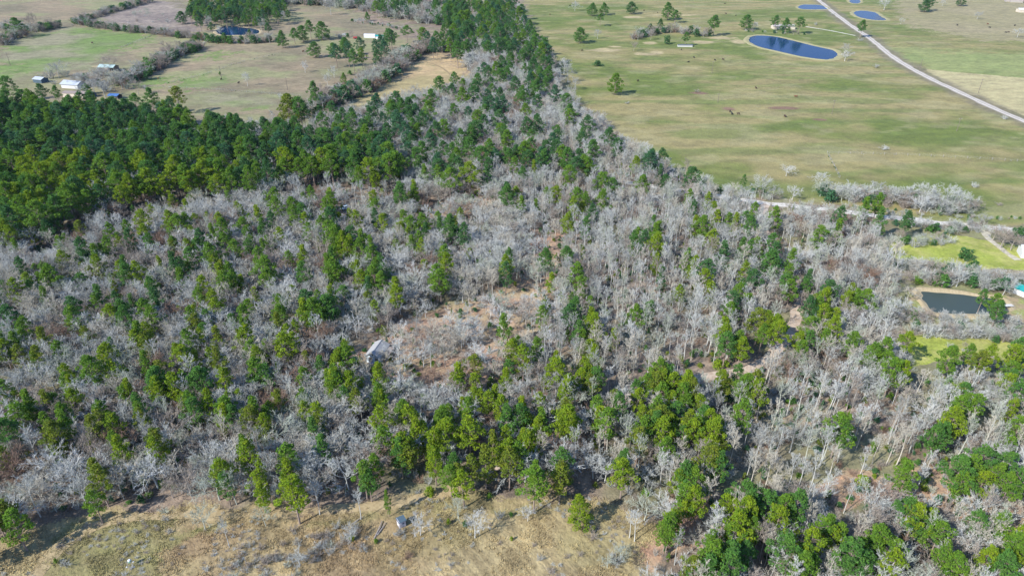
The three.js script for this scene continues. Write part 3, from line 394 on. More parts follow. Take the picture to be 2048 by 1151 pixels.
// big leafless trees on the pasture side of the lane, hedgerows and scattered trees: [u, v of the base, height, width]
for (const [u, v, h, w, t] of [[1522, 385, 9, 1.1, 1], [1545, 400, 8, 1, 2], [1573, 352, 5.5, 1.7, 0], [1640, 372, 7, 1.3, 0], [1665, 392, 6.5, 1.2, 1], [1690, 398, 8, 1.2, 1], [1730, 400, 8, 1.2, 1], [1765, 402, 7.5, 1.2, 4], [1780, 405, 8, 1.2, 1], [1815, 408, 9, 1.3, 1], [1850, 410, 10, 1.35, 1], [1890, 414, 10, 1.35, 1], [1925, 422, 9, 1.3, 1], [1840, 425, 8, 1.3, 0], [1880, 430, 8, 1.2, 2], [1585, 400, 7, 1.2, 0], [1600, 430, 6.5, 1.2, 3], [1480, 395, 6, 1, 2], [2002, 496, 8.5, 1.5, 4], [2022, 500, 7.5, 1.3, 4], [1985, 482, 6.5, 1.3, 4], [1790, 548, 7, 1.2, 1], [1828, 552, 7, 1.2, 6], [1866, 554, 6.5, 1.2, 4], [1905, 552, 7, 1.2, 1], [1958, 562, 6, 1.2, 1], [2000, 566, 6, 1.2, 0], [2032, 570, 6, 1.2, 6], [1885, 640, 4, 1.1, 0], [1915, 645, 4.2, 1.1, 1], [1985, 650, 4.5, 1.2, 0], [2020, 655, 5, 1.2, 1], [1835, 640, 5, 1.2, 1], [1815, 600, 5.5, 1.2, 6], [1808, 630, 6, 1.2, 1],
  [1690, 122, 9, 1.4, 0], [1690, 108, 9, 1.2, 2], [1510, 60, 8, 1.3, 1], [1802, 48, 7, 1, 1], [1955, 38, 8, 1.5, 2], [2035, 75, 9, 1.2, 1], [1768, 20, 12, 1.4, 1], [1885, 12, 8, 1, 1], [1276, 80, 9, 1, 2], [1302, 80, 9, 1, 4], [1268, 102, 8, 1.1, 4], [1195, 78, 9, 1, 2], [1135, 165, 14, 1, 2], [1150, 180, 9, 1.2, 2], [1128, 148, 12, 1, 1], [1110, 170, 12, 1, 1], [1150, 22, 11, 1.3, 1],
  [67, 50, 13, 1, 4], [222, 142, 11, 1.4, 4], [118, 155, 12, 1.3, 2], [338, 112, 13, 1.3, 4], [610, 145, 9, 0.9, 0], [495, 172, 10, 0.7, 0], [655, 170, 9, 0.9, 1], [668, 155, 9, 0.9, 1], [560, 200, 5, 1, 1], [662, 30, 16, 1, 2], [160, 175, 11, 1.2, 2], [190, 190, 11, 1.4, 2], [210, 195, 12, 1.3, 2], [175, 172, 9, 1.4, 4], [245, 178, 12, 1.3, 2], [230, 182, 9, 1.4, 4], [15, 230, 10, 1.3, 1], [40, 62, 8, 1.3, 2], [5, 70, 9, 1.3, 4], [440, 70, 9, 1, 1], [523, 62, 9, 1, 3], [625, 190, 6, 1.2, 1], [665, 190, 7, 1.2, 1], [790, 130, 9, 1.4, 3], [770, 145, 9, 1.4, 1], [810, 125, 8, 1.3, 3], [740, 165, 8, 1.4, 2], [945, 130, 11, 1.4, 1], [975, 135, 12, 1.3, 1], [935, 140, 10, 1.2, 1], [828, 205, 12, 1, 2],
  [1172, 250, 10, 1.5, 1], [1150, 246, 10, 1.5, 1], [1120, 252, 9, 1.4, 1], [1195, 262, 8, 1.3, 1], [1090, 252, 8, 1.4, 4], [1250, 305, 9, 1.5, 1], [1275, 315, 9, 1.4, 0], [1220, 320, 9, 1.4, 4], [1300, 335, 8, 1.4, 1], [1330, 345, 8, 1.3, 0]])
  { const b = at(u, v); plant('oak', b.x, b.z, h, w, t, undefined, true); }
// leafless trees standing in the foreground field
for (const [u, v, h, w, t, k, va] of [[458, 1094, 8.6, 0.75, 1, 'slim', 0], [640, 1028, 9.5, 1, 0, 'slim', 1], [531, 1052, 6.5, 0.75, 3, 'oak', 0], [722, 1038, 8.5, 1, 1, 'slim', 2], [842, 1070, 6.2, 0.95, 0, 'oak', 2], [951, 1076, 7.4, 0.9, 0, 'oak', 3], [703, 1082, 4.8, 1, 1, 'oak', 4], [1056, 1042, 4.5, 0.9, 0, 'oak', 5], [916, 1034, 6, 0.9, 3, 'oak', 1], [410, 1058, 7, 0.9, 3, 'oak', 5], [1268, 1082, 9, 1, 0, 'slim', 3], [1258, 1075, 8.5, 1, 0, 'slim', 4], [595, 1030, 3.2, 1, 1, 'oak', 2], [1290, 1040, 7, 1.2, 3, 'oak', 0], [1330, 1040, 7, 1.2, 0, 'oak', 1], [1340, 1075, 6, 1, 1, 'oak', 2], [600, 1130, 4.2, 1.1, 1, 'oak', 3], [1240, 1120, 4.5, 1.2, 3, 'oak', 4], [1215, 1135, 3.6, 1.1, 3, 'oak', 5]])
  { const b = at(u, v); plant(k, b.x, b.z, h, w, t, va, true); }
// single conifers: [u, v of the base, height, width, tint, shape]
for (const [u, v, h, w, t, s] of [[1157, 1057, 10.2, 0.85, 0, 8], [778, 1033, 8.2, 0.6, 1, 2], [1230, 190, 13, 1.15, 1, 9], [1160, 86, 14, 1.1, 2, 9], [1184, 32, 14, 1, 2, 8], [1208, 30, 13, 1, 2, 8], [1262, 28, 13.5, 1.1, 3, 9], [1335, 40, 18, 0.9, 2, 8], [1350, 46, 13, 1.1, 2, 6], [1426, 72, 19, 0.85, 2, 4], [1492, 60, 15, 0.95, 2, 9], [1549, 62, 15, 0.9, 2, 6], [1570, 66, 14, 0.9, 2, 8], [1597, 68, 16, 0.9, 2, 5], [1720, 75, 16, 0.75, 2, 4], [1848, 24, 14, 1.1, 3, 9], [1858, 22, 15, 1, 3, 6], [1920, 12, 13, 1, 3, 8], [1200, 52, 12, 0.9, 2, 7], [1370, 92, 12, 0.85, 2, 6], [1483, 388, 9.5, 0.75, 2, 1], [40, 75, 18, 1, 2, 6], [365, 48, 13, 1, 3, 9], [450, 86, 9, 1, 2, 8], [566, 96, 15, 0.8, 2, 8], [590, 88, 14, 0.9, 2, 6], [606, 84, 15, 0.9, 2, 9], [622, 78, 17, 0.8, 2, 6], [645, 80, 17, 0.9, 2, 9], [630, 115, 13, 1, 2, 9], [668, 118, 13, 1, 2, 6], [692, 112, 15, 1, 2, 4], [688, 168, 7, 1, 1, 8], [634, 225, 17, 0.8, 2, 6], [585, 262, 19, 1.1, 5, 9], [606, 265, 18, 1, 2, 5], [362, 228, 15, 1, 5, 5], [310, 232, 15, 1, 2, 6], [120, 210, 11, 0.9, 2, 4], [25, 205, 15, 1.1, 2, 5], [90, 210, 12, 1.1, 3, 4], [735, 42, 9, 0.9, 2, 8], [815, 85, 15, 0.9, 2, 7], [780, 100, 18, 1, 2, 4], [880, 205, 15, 1, 2, 5], [928, 195, 11, 1, 1, 6], [390, 92, 5, 1.3, 3, 8], [1955, 625, 9, 0.8, 2, 6], [-30, 1118, 13, 1, 1, 5], [425, 68, 11, 0.8, 3, 6], [538, 72, 12, 0.8, 3, 4], [403, 64, 14, 0.8, 3, 5], [500, 76, 8, 0.8, 2, 8], [1320, 60, 11, 0.8, 3, 8], [1300, 66, 9, 0.8, 3, 9], [-70, 1150, 13, 1, 1, 6], [10, 1075, 11, 1, 1, 4], [-60, 1090, 12, 1, 2, 7]])
  { const b = at(u, v); plant('pine', b.x, b.z, v < 130 ? h : v < 300 ? h * 1.15 : h, v < 130 ? w * 1.5 : w, v < 130 ? Math.max(2, t) : t, s, true); }
// round evergreen bushes: [u, v, height, width, tint]
for (const [u, v, h, w, t] of [[1334, 88, 8, 1.1, 3], [1195, 132, 5, 2, 3], [1928, 520, 5.5, 1.3, 3], [1945, 540, 4.5, 1.2, 3], [1795, 485, 2.5, 1.3, 2], [768, 672, 4.2, 0.9, 5], [860, 990, 3, 1.1, 0], [1022, 1032, 1.4, 1, 2], [897, 1048, 2, 0.7, 0], [1023, 1080, 1.3, 0.8, 0], [752, 1085, 1.3, 1.1, 1], [112, 1125, 1.5, 0.7, 1], [705, 1080, 1.4, 1.3, 5], [1725, 968, 2.6, 1.9, 0], [1748, 956, 1.6, 1, 0], [1435, 735, 3, 1.6, 0], [1452, 733, 2.4, 1.2, 0], [979, 995, 1.8, 1, 1], [1186, 1062, 1.6, 1, 5], [1290, 990, 2.2, 1.4, 1], [930, 1052, 1.6, 1, 3], [1550, 437, 4.5, 1.1, 5], [1760, 445, 3.5, 1.3, 3], [1815, 450, 4, 1.3, 3], [2035, 475, 5, 1.3, 3], [1730, 418, 4, 1.2, 1], [1755, 420, 3.5, 1.2, 0], [1835, 568, 3, 1.4, 1], [1870, 570, 3, 1.4, 2], [700, 150, 4, 1.2, 2], [440, 150, 3, 1, 2], [1240, 660, 3, 1, 1]])
  { const b = at(u, v); plant('shrub', b.x, b.z, h, w, t, undefined, true); }
// leafless bushes and brush clumps along hedges, banks and in the field
const row = (pts, width, step, f) => { const c = new THREE.CatmullRomCurve3(pts.map(([u, v]) => at(u, v))), n = Math.ceil(c.getLength() / step); for (let i = 0; i < n; i++) { const p = c.getPointAt((i + rand()) / n); f(p.x + R(-width, width) / 2, p.z + R(-width, width) / 2); } };
const hedge = (pts, width, step, h0, h1, green = 0.2, dark = false) => row(pts, width, step, (x, z) => rand() < green ? plant('shrub', x, z, R(h0, h1), 1.2, pick([2, 3, 3, 4])) : rand() < 0.35 ? plant('oak', x, z, R(h0, h1) * 1.3, 1.4, dark ? pick([2, 4, 4, 3]) : pick([1, 2, 3, 4])) : plant('bush', x, z, R(h0, h1), 1.25, dark ? pick([2, 4, 5, 4]) : pick([1, 2, 3, 4])));
hedge([[240, 172], [300, 142], [345, 115], [398, 96]], 14, 0.9, 4, 9, 0.4, true);
hedge([[150, 47], [230, 60], [310, 68], [345, 72]], 10, 1.6, 4, 8, 0.35, true);
hedge([[345, 72], [460, 86], [560, 84]], 9, 1.7, 4, 8, 0.4, true);
hedge([[0, 92], [60, 66], [125, 54]], 11, 1.8, 4, 9, 0.35, true);
hedge([[160, 44], [230, 22], [300, 4]], 10, 2, 4, 8, 0.35, true);
hedge([[640, 218], [700, 190], [740, 172], [800, 132], [845, 104], [900, 102]], 16, 0.9, 5, 10, 0.3, true);
hedge([[1265, 78], [1340, 64], [1420, 74]], 10, 1.8, 3, 8, 0.45, true);
hedge([[1480, 62], [1540, 66], [1610, 70]], 5, 5, 2, 4, 0.4);
hedge([[1650, 392], [1760, 404], [1860, 416], [1940, 424]], 12, 0.6, 3, 6.5, 0.12);
hedge([[1700, 412], [1760, 420], [1860, 430], [1950, 434], [2048, 440]], 4, 1.8, 0.9, 2, 0.3);
hedge([[1770, 442], [1900, 462], [1960, 448]], 8, 1.6, 2.5, 4.5, 0.3);
hedge([[1850, 455], [2000, 466], [2060, 470]], 5, 2.5, 2, 3.5, 0.4);
hedge([[1765, 482], [1860, 488], [1890, 476]], 6, 1.3, 2.5, 4, 0.2);
hedge([[1790, 545], [1860, 556], [1960, 565], [2060, 580]], 12, 0.5, 3, 5.5, 0.25);
hedge([[1810, 648], [1850, 655], [1950, 660], [2060, 678]], 12, 0.4, 2, 4, 0.1);
hedge([[1880, 690], [1910, 696], [1950, 702]], 3, 1.6, 0.8, 1.4, 0);
hedge([[60, 55], [10, 70]], 30, 2, 4, 9, 0.2);
hedge([[110, 165], [180, 160], [250, 180]], 40, 2.4, 3, 8, 0.15);
hedge([[560, 4], [700, 14], [800, 30], [880, 48]], 26, 1.1, 6, 13, 0.2);
hedge([[1400, 376], [1480, 388], [1560, 398]], 6, 2, 2, 4, 0.25);
hedge([[700, 42], [760, 50], [800, 58]], 8, 2, 2, 3.4, 0.4);
hedge([[650, 78], [690, 74], [705, 72]], 7, 3, 2.5, 5, 0.1);
hedge([[330, 168], [420, 146], [470, 128], [556, 108]], 1, 5, 0.5, 1.1, 0.3);
hedge([[243, 95], [306, 70]], 1, 4, 0.6, 1.3, 0.4);
hedge([[250, 172], [400, 178], [600, 192]], 1.5, 9, 0.5, 1.3, 0.2);
hedge([[1655, 306], [1680, 356]], 1, 3, 0.4, 0.9, 0.3);
hedge([[1655, 306], [1850, 312], [2060, 324]], 1.2, 9, 0.3, 0.7, 0.3);
hedge([[190, 52], [300, 30], [400, 45]], 70, 9, 2, 5, 0.1);
for (const [u, v, h, w, t] of [[585, 1062, 1.9, 1.1, 4], [815, 1116, 1.6, 1.5, 5], [800, 1070, 2.2, 1.1, 2], [1000, 1035, 1.8, 1.2, 2], [1230, 1125, 2.6, 1.4, 2], [1000, 1088, 0.9, 1.3, 4], [1068, 1092, 1, 1.3, 4], [1135, 1114, 1, 1.4, 4], [1100, 1145, 1.3, 1.6, 4], [1080, 1120, 1.6, 1, 2], [1185, 1075, 2, 1.4, 4], [330, 1040, 1.4, 1.3, 2], [235, 1062, 1.1, 1.4, 2], [130, 1130, 1.5, 1.6, 2], [200, 1050, 1, 1.5, 4], [175, 1052, 1.2, 1.3, 2], [340, 1065, 1.1, 1.6, 2], [120, 1095, 1, 1.8, 4], [900, 1130, 1, 1.4, 2], [870, 1100, 0.8, 1.3, 4], [1160, 1110, 1.2, 1.2, 4], [750, 1000, 1.6, 1.2, 4], [330, 1025, 1.6, 1.4, 3], [1770, 299, 2.2, 2.4, 1], [1950, 374, 2.4, 1.9, 1], [1998, 410, 1.4, 2.2, 4], [1753, 135, 3, 1.6, 2], [1255, 207, 1.4, 2.6, 2], [1395, 184, 2, 2.2, 4], [1632, 50, 3, 1.6, 2], [1665, 30, 3, 1.6, 2], [1720, 82, 3, 2, 2], [2010, 238, 2.4, 2, 1], [1700, 300, 0.5, 2, 4]])
  { const b = at(u, v); plant('bush', b.x, b.z, h, w, t, undefined, true); }
row([[430, 1130], [520, 1115], [600, 1095], [680, 1070], [720, 1075]], 9, 0.55, (x, z) => plant('bush', x, z, R(0.9, 2), 1.2, pick([2, 2, 4, 4, 1])));
row([[440, 1150], [560, 1140], [650, 1110]], 7, 0.8, (x, z) => plant('bush', x, z, R(0.9, 1.9), 1.2, pick([2, 4, 4, 3])));
row([[300, 1150], [330, 1110], [370, 1090]], 10, 2.2, (x, z) => plant('bush', x, z, R(0.6, 1.2), 1.3, pick([2, 4])));

// ------------------------------------------------------------------ sort out which plants are single objects and which form a mass
const LANDMARKS = [ // photo point, words, kind of relation
  [755, 705, 'the grey-roofed cabin', 0], [930, 650, 'the orange-brown clearing', 0], [688, 413, 'the pale car in the woods', 0], [1925, 605, 'the dark rectangular pond', 0], [1585, 95, 'the large blue pond', 0],
  [1526, 425, 'the junction of lane and track', 0], [1565, 690, 'the pale bend of the track', 0], [1000, 930, 'the track curving to the field', 0], [803, 1045, 'the pale box in the field', 0], [262, 1122, 'the white feeder in the grass', 0], [1155, 1025, 'the lone field pine', 0], [1900, 692, 'the lower bright lawn', 0], [1880, 508, 'the upper bright lawn', 0], [150, 170, 'the farmstead', 0], [735, 72, 'the long white trailer', 0], [1370, 90, 'the white trailer in the pasture', 0],
  [0, 600, "the photo's left edge midpoint", 1], [0, 900, 'the lower left edge', 1], [0, 1151, 'the bottom left corner', 1], [2048, 1151, 'the bottom right corner', 1], [2048, 880, 'the lower right edge', 1], [1500, 1151, 'the bottom edge', 1], [1024, 575, 'the middle of the photo', 1], [400, 575, "the photo's left half centre", 1], [512, 860, 'the lower left quarter centre', 1], [1536, 863, 'the lower right quarter centre', 1], [400, 330, 'the dense pine wood centre', 0], [1300, 560, 'the pale slender wood centre', 0], [1000, 200, 'the narrow wood between pastures', 0], [1750, 970, 'the round bush near the clearing', 0], [1200, 800, 'the dark central pine clump', 0], [1800, 400, 'the big trees along the lane', 0], [480, 60, 'the tree-lined blue pond', 0]];
const ORD = ['', 'second ', 'third ', 'fourth ', 'fifth ', 'sixth ', 'seventh ', 'eighth ', 'ninth ', 'tenth ', 'eleventh ', 'twelfth ', 'thirteenth ', 'fourteenth ', 'fifteenth ', 'sixteenth ', 'seventeenth ', 'eighteenth ', 'nineteenth ', 'twentieth '];
const ordinal = (n) => ORD[n] ?? `${n + 1}${['th', 'st', 'nd', 'rd'][(n + 1) % 10 > 3 || ((n + 1) % 100 > 10 && (n + 1) % 100 < 14) ? 0 : (n + 1) % 10]} `;
const cells = new Map();
function place(u, v, noun) { // which landmark, on which side of it
  let best = null, bd = 1e9; for (const l of LANDMARKS) { const d = Math.hypot(u - l[0], (v - l[1]) * 1.15); if (d < bd && d > 6) { bd = d; best = l; } }
  const dx = u - best[0], dy = v - best[1], dir = Math.abs(dx) > Math.abs(dy) ? (dx < 0 ? 'left of' : 'right of') : best[3] ? (dy < 0 ? 'above' : 'below') : (dy < 0 ? 'beyond' : 'before');
  const key = noun + '|' + dir + '|' + best[2]; if (!cells.has(key)) cells.set(key, []); return { key, d: bd, text: `${dir} ${best[2]}` };
}
const pending = []; // objects waiting for their label
function labelLater(o, look, noun, u, v) { const p = place(u, v, noun); const e = { o, look, noun, ...p }; cells.get(p.key).push(e); pending.push(e); }
function finishLabels() { for (const list of cells.values()) { list.sort((a, b) => a.d - b.d); list.forEach((e, i) => { e.o.userData.label = list.length === 1 ? `${e.look} ${e.noun} ${e.text}` : `${e.look} ${e.noun} ${e.text}, ${ordinal(i)}closest`; }); } }
const NOUN = { pine: 'pine', oak: 'leafless tree', slim: 'slender leafless tree', bush: 'leafless bush', shrub: 'evergreen shrub' };
const GROUP = { pine: 'pines of the wood and pastures', oak: 'leafless broad trees', slim: 'pale slender leafless trees', bush: 'leafless bushes', shrub: 'evergreen shrubs' };
const CATEGORY = { pine: 'pine tree', oak: 'tree', slim: 'tree', bush: 'bush', shrub: 'shrub' };
const matFor = (k, t, part) => part === 'crown' && (k === 'pine' || k === 'shrub') ? GREENS[t].m : k === 'pine' || k === 'shrub' ? pineBark : part === 'crown' ? BARKS[t].twig : BARKS[t].m;
const dummy = new THREE.Object3D();
function massOf(name, label, list, k) { // one object of kind stuff: instanced copies per shape and part
  const root = new THREE.Group(); root.name = numbered(name); root.userData = { kind: 'stuff', label, category: CATEGORY[k] }; scene.add(root);
  SHAPES[k].forEach((s, i) => { const mine = list.filter((p) => p.v === i); if (!mine.length) return;
    for (const part in s) {
      const tinted = part === 'crown' && (k === 'pine' || k === 'shrub'), im = new THREE.InstancedMesh(s[part], tinted ? whiteLeaf : (k === 'pine' || k === 'shrub') ? pineBark : whiteBark, mine.length);
      im.name = part; im.castShadow = im.receiveShadow = true;
      mine.forEach((p, n) => { dummy.position.set(p.x, 0, p.z); dummy.rotation.y = p.a; dummy.scale.set(p.w, p.h / NOMINAL[k], p.w); dummy.updateMatrix(); im.setMatrixAt(n, dummy.matrix); if (k !== 'pine' && k !== 'shrub' || tinted) im.setColorAt(n, rgb(...(tinted ? GREENS[p.tint].c : part === 'crown' ? BARKS[p.tint].w : BARKS[p.tint].c))); });
      root.add(im);
    } });
}
const whiteLeaf = leafMat([1, 1, 1]), whiteBark = barkMat([1, 1, 1]);
const MASS = { pine: ['pine_woods', 'far dark pine woods seen as one mass'], oak: ['leafless_woods', 'far grey leafless woods seen as one mass'], slim: ['slender_leafless_woods', 'far pale slender leafless woods as one mass'], bush: ['brush_undergrowth', 'grey leafless brush along hedges and banks'], shrub: ['shrub_undergrowth', 'small green shrubs in far hedges'] };
for (const k in SHAPES) {
  const mine = plants.filter((p) => p.k === k);
  for (const p of mine) { const [u, v, d] = seen(p.x, p.h * 0.6, p.z); p.u = u; p.vv = v; p.size = u < -10 || u > 2058 || v < -5 || v > 1160 ? 0 : (p.keep ? 100 : 0) + p.h * p.w / d / d * 1e4; }
  mine.sort((a, b) => b.size - a.size);
  const single = mine.filter((p, i) => i < 300 && p.size > 0), rest = mine.filter((p) => !single.includes(p));
  const proto = new Map();
  for (const p of single) {
    const id = p.v + '/' + p.tint; let o;
    if (proto.has(id)) { o = proto.get(id).clone(); } else { o = new THREE.Group(); for (const part in SHAPES[k][p.v]) mesh(part, SHAPES[k][p.v][part], matFor(k, p.tint, part), o); proto.set(id, o); }
    o.name = numbered(KIND_NAME[k]); o.position.set(p.x, 0, p.z); o.rotation.y = p.a; o.scale.set(p.w, p.h / NOMINAL[k], p.w);
    o.userData = { category: CATEGORY[k], group: GROUP[k] }; scene.add(o);
    const tall = p.h / (k === 'pine' ? 11 : k === 'oak' ? 7 : k === 'slim' ? 10.5 : k === 'bush' ? 2 : 2.5), size = tall > 1.2 ? 'tall ' : tall < 0.8 ? 'small ' : '';
    labelLater(o, size + (k === 'pine' || k === 'shrub' ? GREENS : BARKS)[p.tint].name, NOUN[k], p.u, p.vv);
  }
  if (rest.length) massOf(MASS[k][0], MASS[k][1], rest, k);
  console.log(k, mine.length, 'single', single.length);
}
// forest floor brush and field grass: nobody could count it
{
  const list = []; scatter(WOOD, 2.0, (x, z) => { if (!inFrame(x, z, 3) || nearLine(TRACK, x, z) < 2 || nearLine(LANE, x, z) < 3) return; const c = at(755, 712); if (Math.hypot(x - c.x, z - c.z) < 7) return; if (inGap(x, z)) return; const open = OPEN.some((p) => inside(p, x, z)); const n = fbm(x * 0.07, z * 0.07, 3); if (open ? rand() < 0.8 : rand() < 0.58 + (n - 0.5)) return; list.push({ k: 'bush', v: Math.floor(rand() * 4), x, z, h: R(0.8, 2.8), w: R(0.5, 1.0), a: rand() * 6.28, tint: pick([1, 2, 2, 3, 4, 4, 5]) }); });
  massOf('undergrowth', 'grey-brown leafless undergrowth across the woodland floor', list, 'bush');
  const gl = []; scatter(WOOD, 3.1, (x, z) => { if (!inFrame(x, z, 3) || nearLine(TRACK, x, z) < 2.4 || nearLine(LANE, x, z) < 3.4) return; const n = fbm(x * 0.05 + 9, z * 0.05 + 30, 3); if (rand() > 0.25 + 1.8 * Math.max(0, n - 0.45)) return; gl.push({ k: 'shrub', v: Math.floor(rand() * 4), x, z, h: R(0.7, 3.2), w: R(0.35, 0.9), a: rand() * 6.28, tint: pick([1, 2, 3, 3, 4, 5, 5]) }); });
  massOf('green_undergrowth', 'low evergreen undergrowth scattered under the leafless trees', gl, 'shrub');
  console.log('undergrowth', list.length, gl.length);
  const weeds = []; scatter(FIELD, 1.5, (x, z) => { if (!inFrame(x, z, 1, 20)) return; const n = fbm(x * 0.1 + 30, z * 0.1 + 12, 3); if (rand() > smooth(0.46, 0.68, n) * 0.75) return; weeds.push({ k: 'bush', v: Math.floor(rand() * 4), x, z, h: R(0.25, 0.9), w: R(0.25, 0.55), a: rand() * 6.28, tint: pick([1, 1, 2, 4, 4]) }); });
  massOf('dead_weeds', 'dead brown weed clumps scattered over the straw field', weeds, 'bush');
  const r = rng(77), T = new Tris(); for (let i = 0; i < 12; i++) { const p = V(R(-0.3, 0.3, r), 0, R(-0.3, 0.3, r)), a = r() * 6.28, h = R(0.2, 0.5, r), s = V(Math.cos(a) * 0.05, 0, Math.sin(a) * 0.05); T.tri(p.clone().add(s), p.clone().sub(s), p.clone().add(V(R(-0.25, 0.25, r), h, R(-0.25, 0.25, r)))); }
  const spots = []; scatter(FIELD, 0.5, (x, z) => { if (!inFrame(x, z, 0.5, 20)) return; const n = fbm(x * 0.18, z * 0.18, 3); if (rand() > smooth(0.38, 0.66, n) * 0.9 + 0.06) return; spots.push([x, z, n]); });
  for (const c of CLEAR) scatter(c, 1.3, (x, z) => { if (rand() < 0.4) spots.push([x, z, 0.5]); });
  const im = new THREE.InstancedMesh(T.build(), mat([1, 1, 1], { roughness: 1 }), spots.length); im.name = 'dry_grass'; im.userData = { kind: 'stuff', label: 'dry straw-coloured grass tufts over the field', category: 'grass' }; im.castShadow = im.receiveShadow = true;
  spots.forEach(([x, z, n], i) => { dummy.position.set(x, 0, z); dummy.rotation.y = rand() * 6.28; const s = R(0.8, 1.9); dummy.scale.set(s, s * R(0.3, 0.8), s); dummy.updateMatrix(); im.setMatrixAt(i, dummy.matrix); const c = groundColour(x, z), k = R(1.05, 1.6); im.setColorAt(i, rgb(Math.min(0.62, c[0] * k), Math.min(0.52, c[1] * k), Math.min(0.3, c[2] * k))); });
  scene.add(im); console.log('grass', spots.length);
}
// ------------------------------------------------------------------ buildings, vehicles, posts, cattle
const box = (w, h, d, x = 0, y = 0, z = 0) => new THREE.BoxGeometry(w, h, d).translate(x, y, z);
const ext = (pts, depth) => new THREE.ExtrudeGeometry(new THREE.Shape(pts.map(([x, y]) => new THREE.Vector2(x, y))), { depth, bevelEnabled: false }).translate(0, 0, -depth / 2);
const M = { white: mat([0.58, 0.59, 0.60]), paleBlue: mat([0.58, 0.67, 0.74]), cream: mat([0.55, 0.49, 0.40]), dark: mat([0.05, 0.06, 0.07]), glass: new THREE.MeshPhysicalMaterial({ color: rgb(0.03, 0.045, 0.06), roughness: 0.08 }), wood: mat([0.24, 0.18, 0.13]), greyWood: mat([0.33, 0.30, 0.28]), tin: mat([0.52, 0.55, 0.58], { metalness: 0.35, roughness: 0.45 }), greenTin: mat([0.42, 0.54, 0.50], { metalness: 0.3, roughness: 0.45 }), blueTin: mat([0.07, 0.16, 0.36], { metalness: 0.2, roughness: 0.45 }), tealTin: mat([0.02, 0.30, 0.28], { metalness: 0.2, roughness: 0.5 }), shingle: mat([0.23, 0.19, 0.17], { roughness: 1 }), red: mat([0.36, 0.05, 0.05]), tarp: mat([0.05, 0.16, 0.42], { roughness: 0.6 }), slate: mat([0.06, 0.10, 0.13]) };
// gabled building: ridge along its own z, front gable faces +z
function gabled(name, label, category, u, v, { w, d, h, rise, turn = 0, wall = M.white, roof = M.tin, windows = [], doors = [], eave = 0.35, open = false, group }) {
  const t = thing(name, label, category, group), p = at(u, v); t.position.set(p.x, 0, p.z); t.rotation.y = turn * Math.PI / 180;
  if (open) { for (const [sx, sz] of [[-1, -1], [1, -1], [-1, 1], [1, 1], [-1, 0], [1, 0]]) mesh('post', box(0.22, h, 0.22, sx * (w / 2 - 0.15), h / 2, sz * (d / 2 - 0.15)), M.greyWood, t); mesh('back_wall', box(0.12, h, d - 0.5, w / 2 - 0.2, h / 2, 0), wall, t); }
  else mesh('wall', ext([[-w / 2, 0], [w / 2, 0], [w / 2, h], [0, h + rise], [-w / 2, h]], d), wall, t);
  const k = rise / (w / 2), e = eave, y = (x) => h + rise - Math.abs(x) * k;
  const r = mesh('roof', ext([[-w / 2 - e, y(w / 2 + e) + 0.02], [0, h + rise + 0.02], [w / 2 + e, y(w / 2 + e) + 0.02], [w / 2 + e, y(w / 2 + e) + 0.16], [0, h + rise + 0.17], [-w / 2 - e, y(w / 2 + e) + 0.16]], d + 2 * e), roof, t);
  mesh('ridge_cap', box(0.3, 0.05, d + 2 * e + 0.05, 0, h + rise + 0.17, 0), roof, r);
  const put = (list, part, m, hh) => list.forEach(([side, s, y0, ww]) => { // side: f front gable, l left wall, r right wall
    const o = mesh(part, side === 'f' ? box(ww, hh, 0.06, s, y0 + hh / 2, d / 2 + 0.02) : box(0.06, hh, ww, (side === 'l' ? -1 : 1) * (w / 2 + 0.02), y0 + hh / 2, s), m, t);
    mesh(part === 'door' ? 'handle' : 'sill', side === 'f' ? box(part === 'door' ? 0.08 : ww + 0.1, 0.08, 0.06, part === 'door' ? s + ww * 0.35 : s, part === 'door' ? y0 + 1 : y0 - 0.04, d / 2 + 0.08) : box(0.06, 0.08, part === 'door' ? 0.08 : ww + 0.1, (side === 'l' ? -1 : 1) * (w / 2 + 0.08), part === 'door' ? y0 + 1 : y0 - 0.04, s), M.white, o); });
  put(windows, 'window', M.glass, 0.95); put(doors, 'door', M.wood, 2);
  return t;
}
{
  const t = gabled('cabin', 'small white cabin with grey-brown gabled roof beside the orange-brown clearing', 'cabin', 756, 713, { w: 4.3, d: 6.8, h: 2.5, rise: 1.25, turn: -14, wall: M.paleBlue, roof: mat([0.32, 0.32, 0.315], { roughness: 1 }), windows: [['f', 1.1, 1.1, 0.9], ['l', -1.6, 1.1, 1], ['l', 1.4, 1.1, 1], ['r', 1.8, 1.1, 1]], doors: [['f', -0.7, 0.15, 0.95]], eave: 0.4 });
  mesh('porch_roof', box(1.9, 0.1, 4, 3.25, 2.28, -0.8).rotateZ(-0.02), M.shingle, t); for (const z of [-2.6, 1]) mesh('porch_post', box(0.12, 2.2, 0.12, 4.1, 1.1, z), M.greyWood, t);
  mesh('step', box(1.4, 0.3, 0.8, -0.7, 0.15, 3.85), M.greyWood, t); mesh('air_conditioner', box(0.6, 0.8, 0.8, -2.7, 0.5, 0.6), M.white, t); mesh('gable_vent', box(0.4, 0.4, 0.05, 0, 3.0, 3.43), M.dark, t);
  const tarp = thing('tarpaulin', 'crumpled blue tarpaulin lying before the white cabin', 'tarpaulin'), p = at(749, 725); tarp.position.set(p.x, 0, p.z);
  const g = new THREE.PlaneGeometry(2.6, 1.4, 14, 8).rotateX(-Math.PI / 2), a = g.attributes.position; for (let i = 0; i < a.count; i++) a.setY(i, 0.08 + 0.55 * noise(a.getX(i) * 1.7 + 5, a.getZ(i) * 1.7 + 3)); g.computeVertexNormals(); mesh('sheet', g, M.tarp, tarp);
}
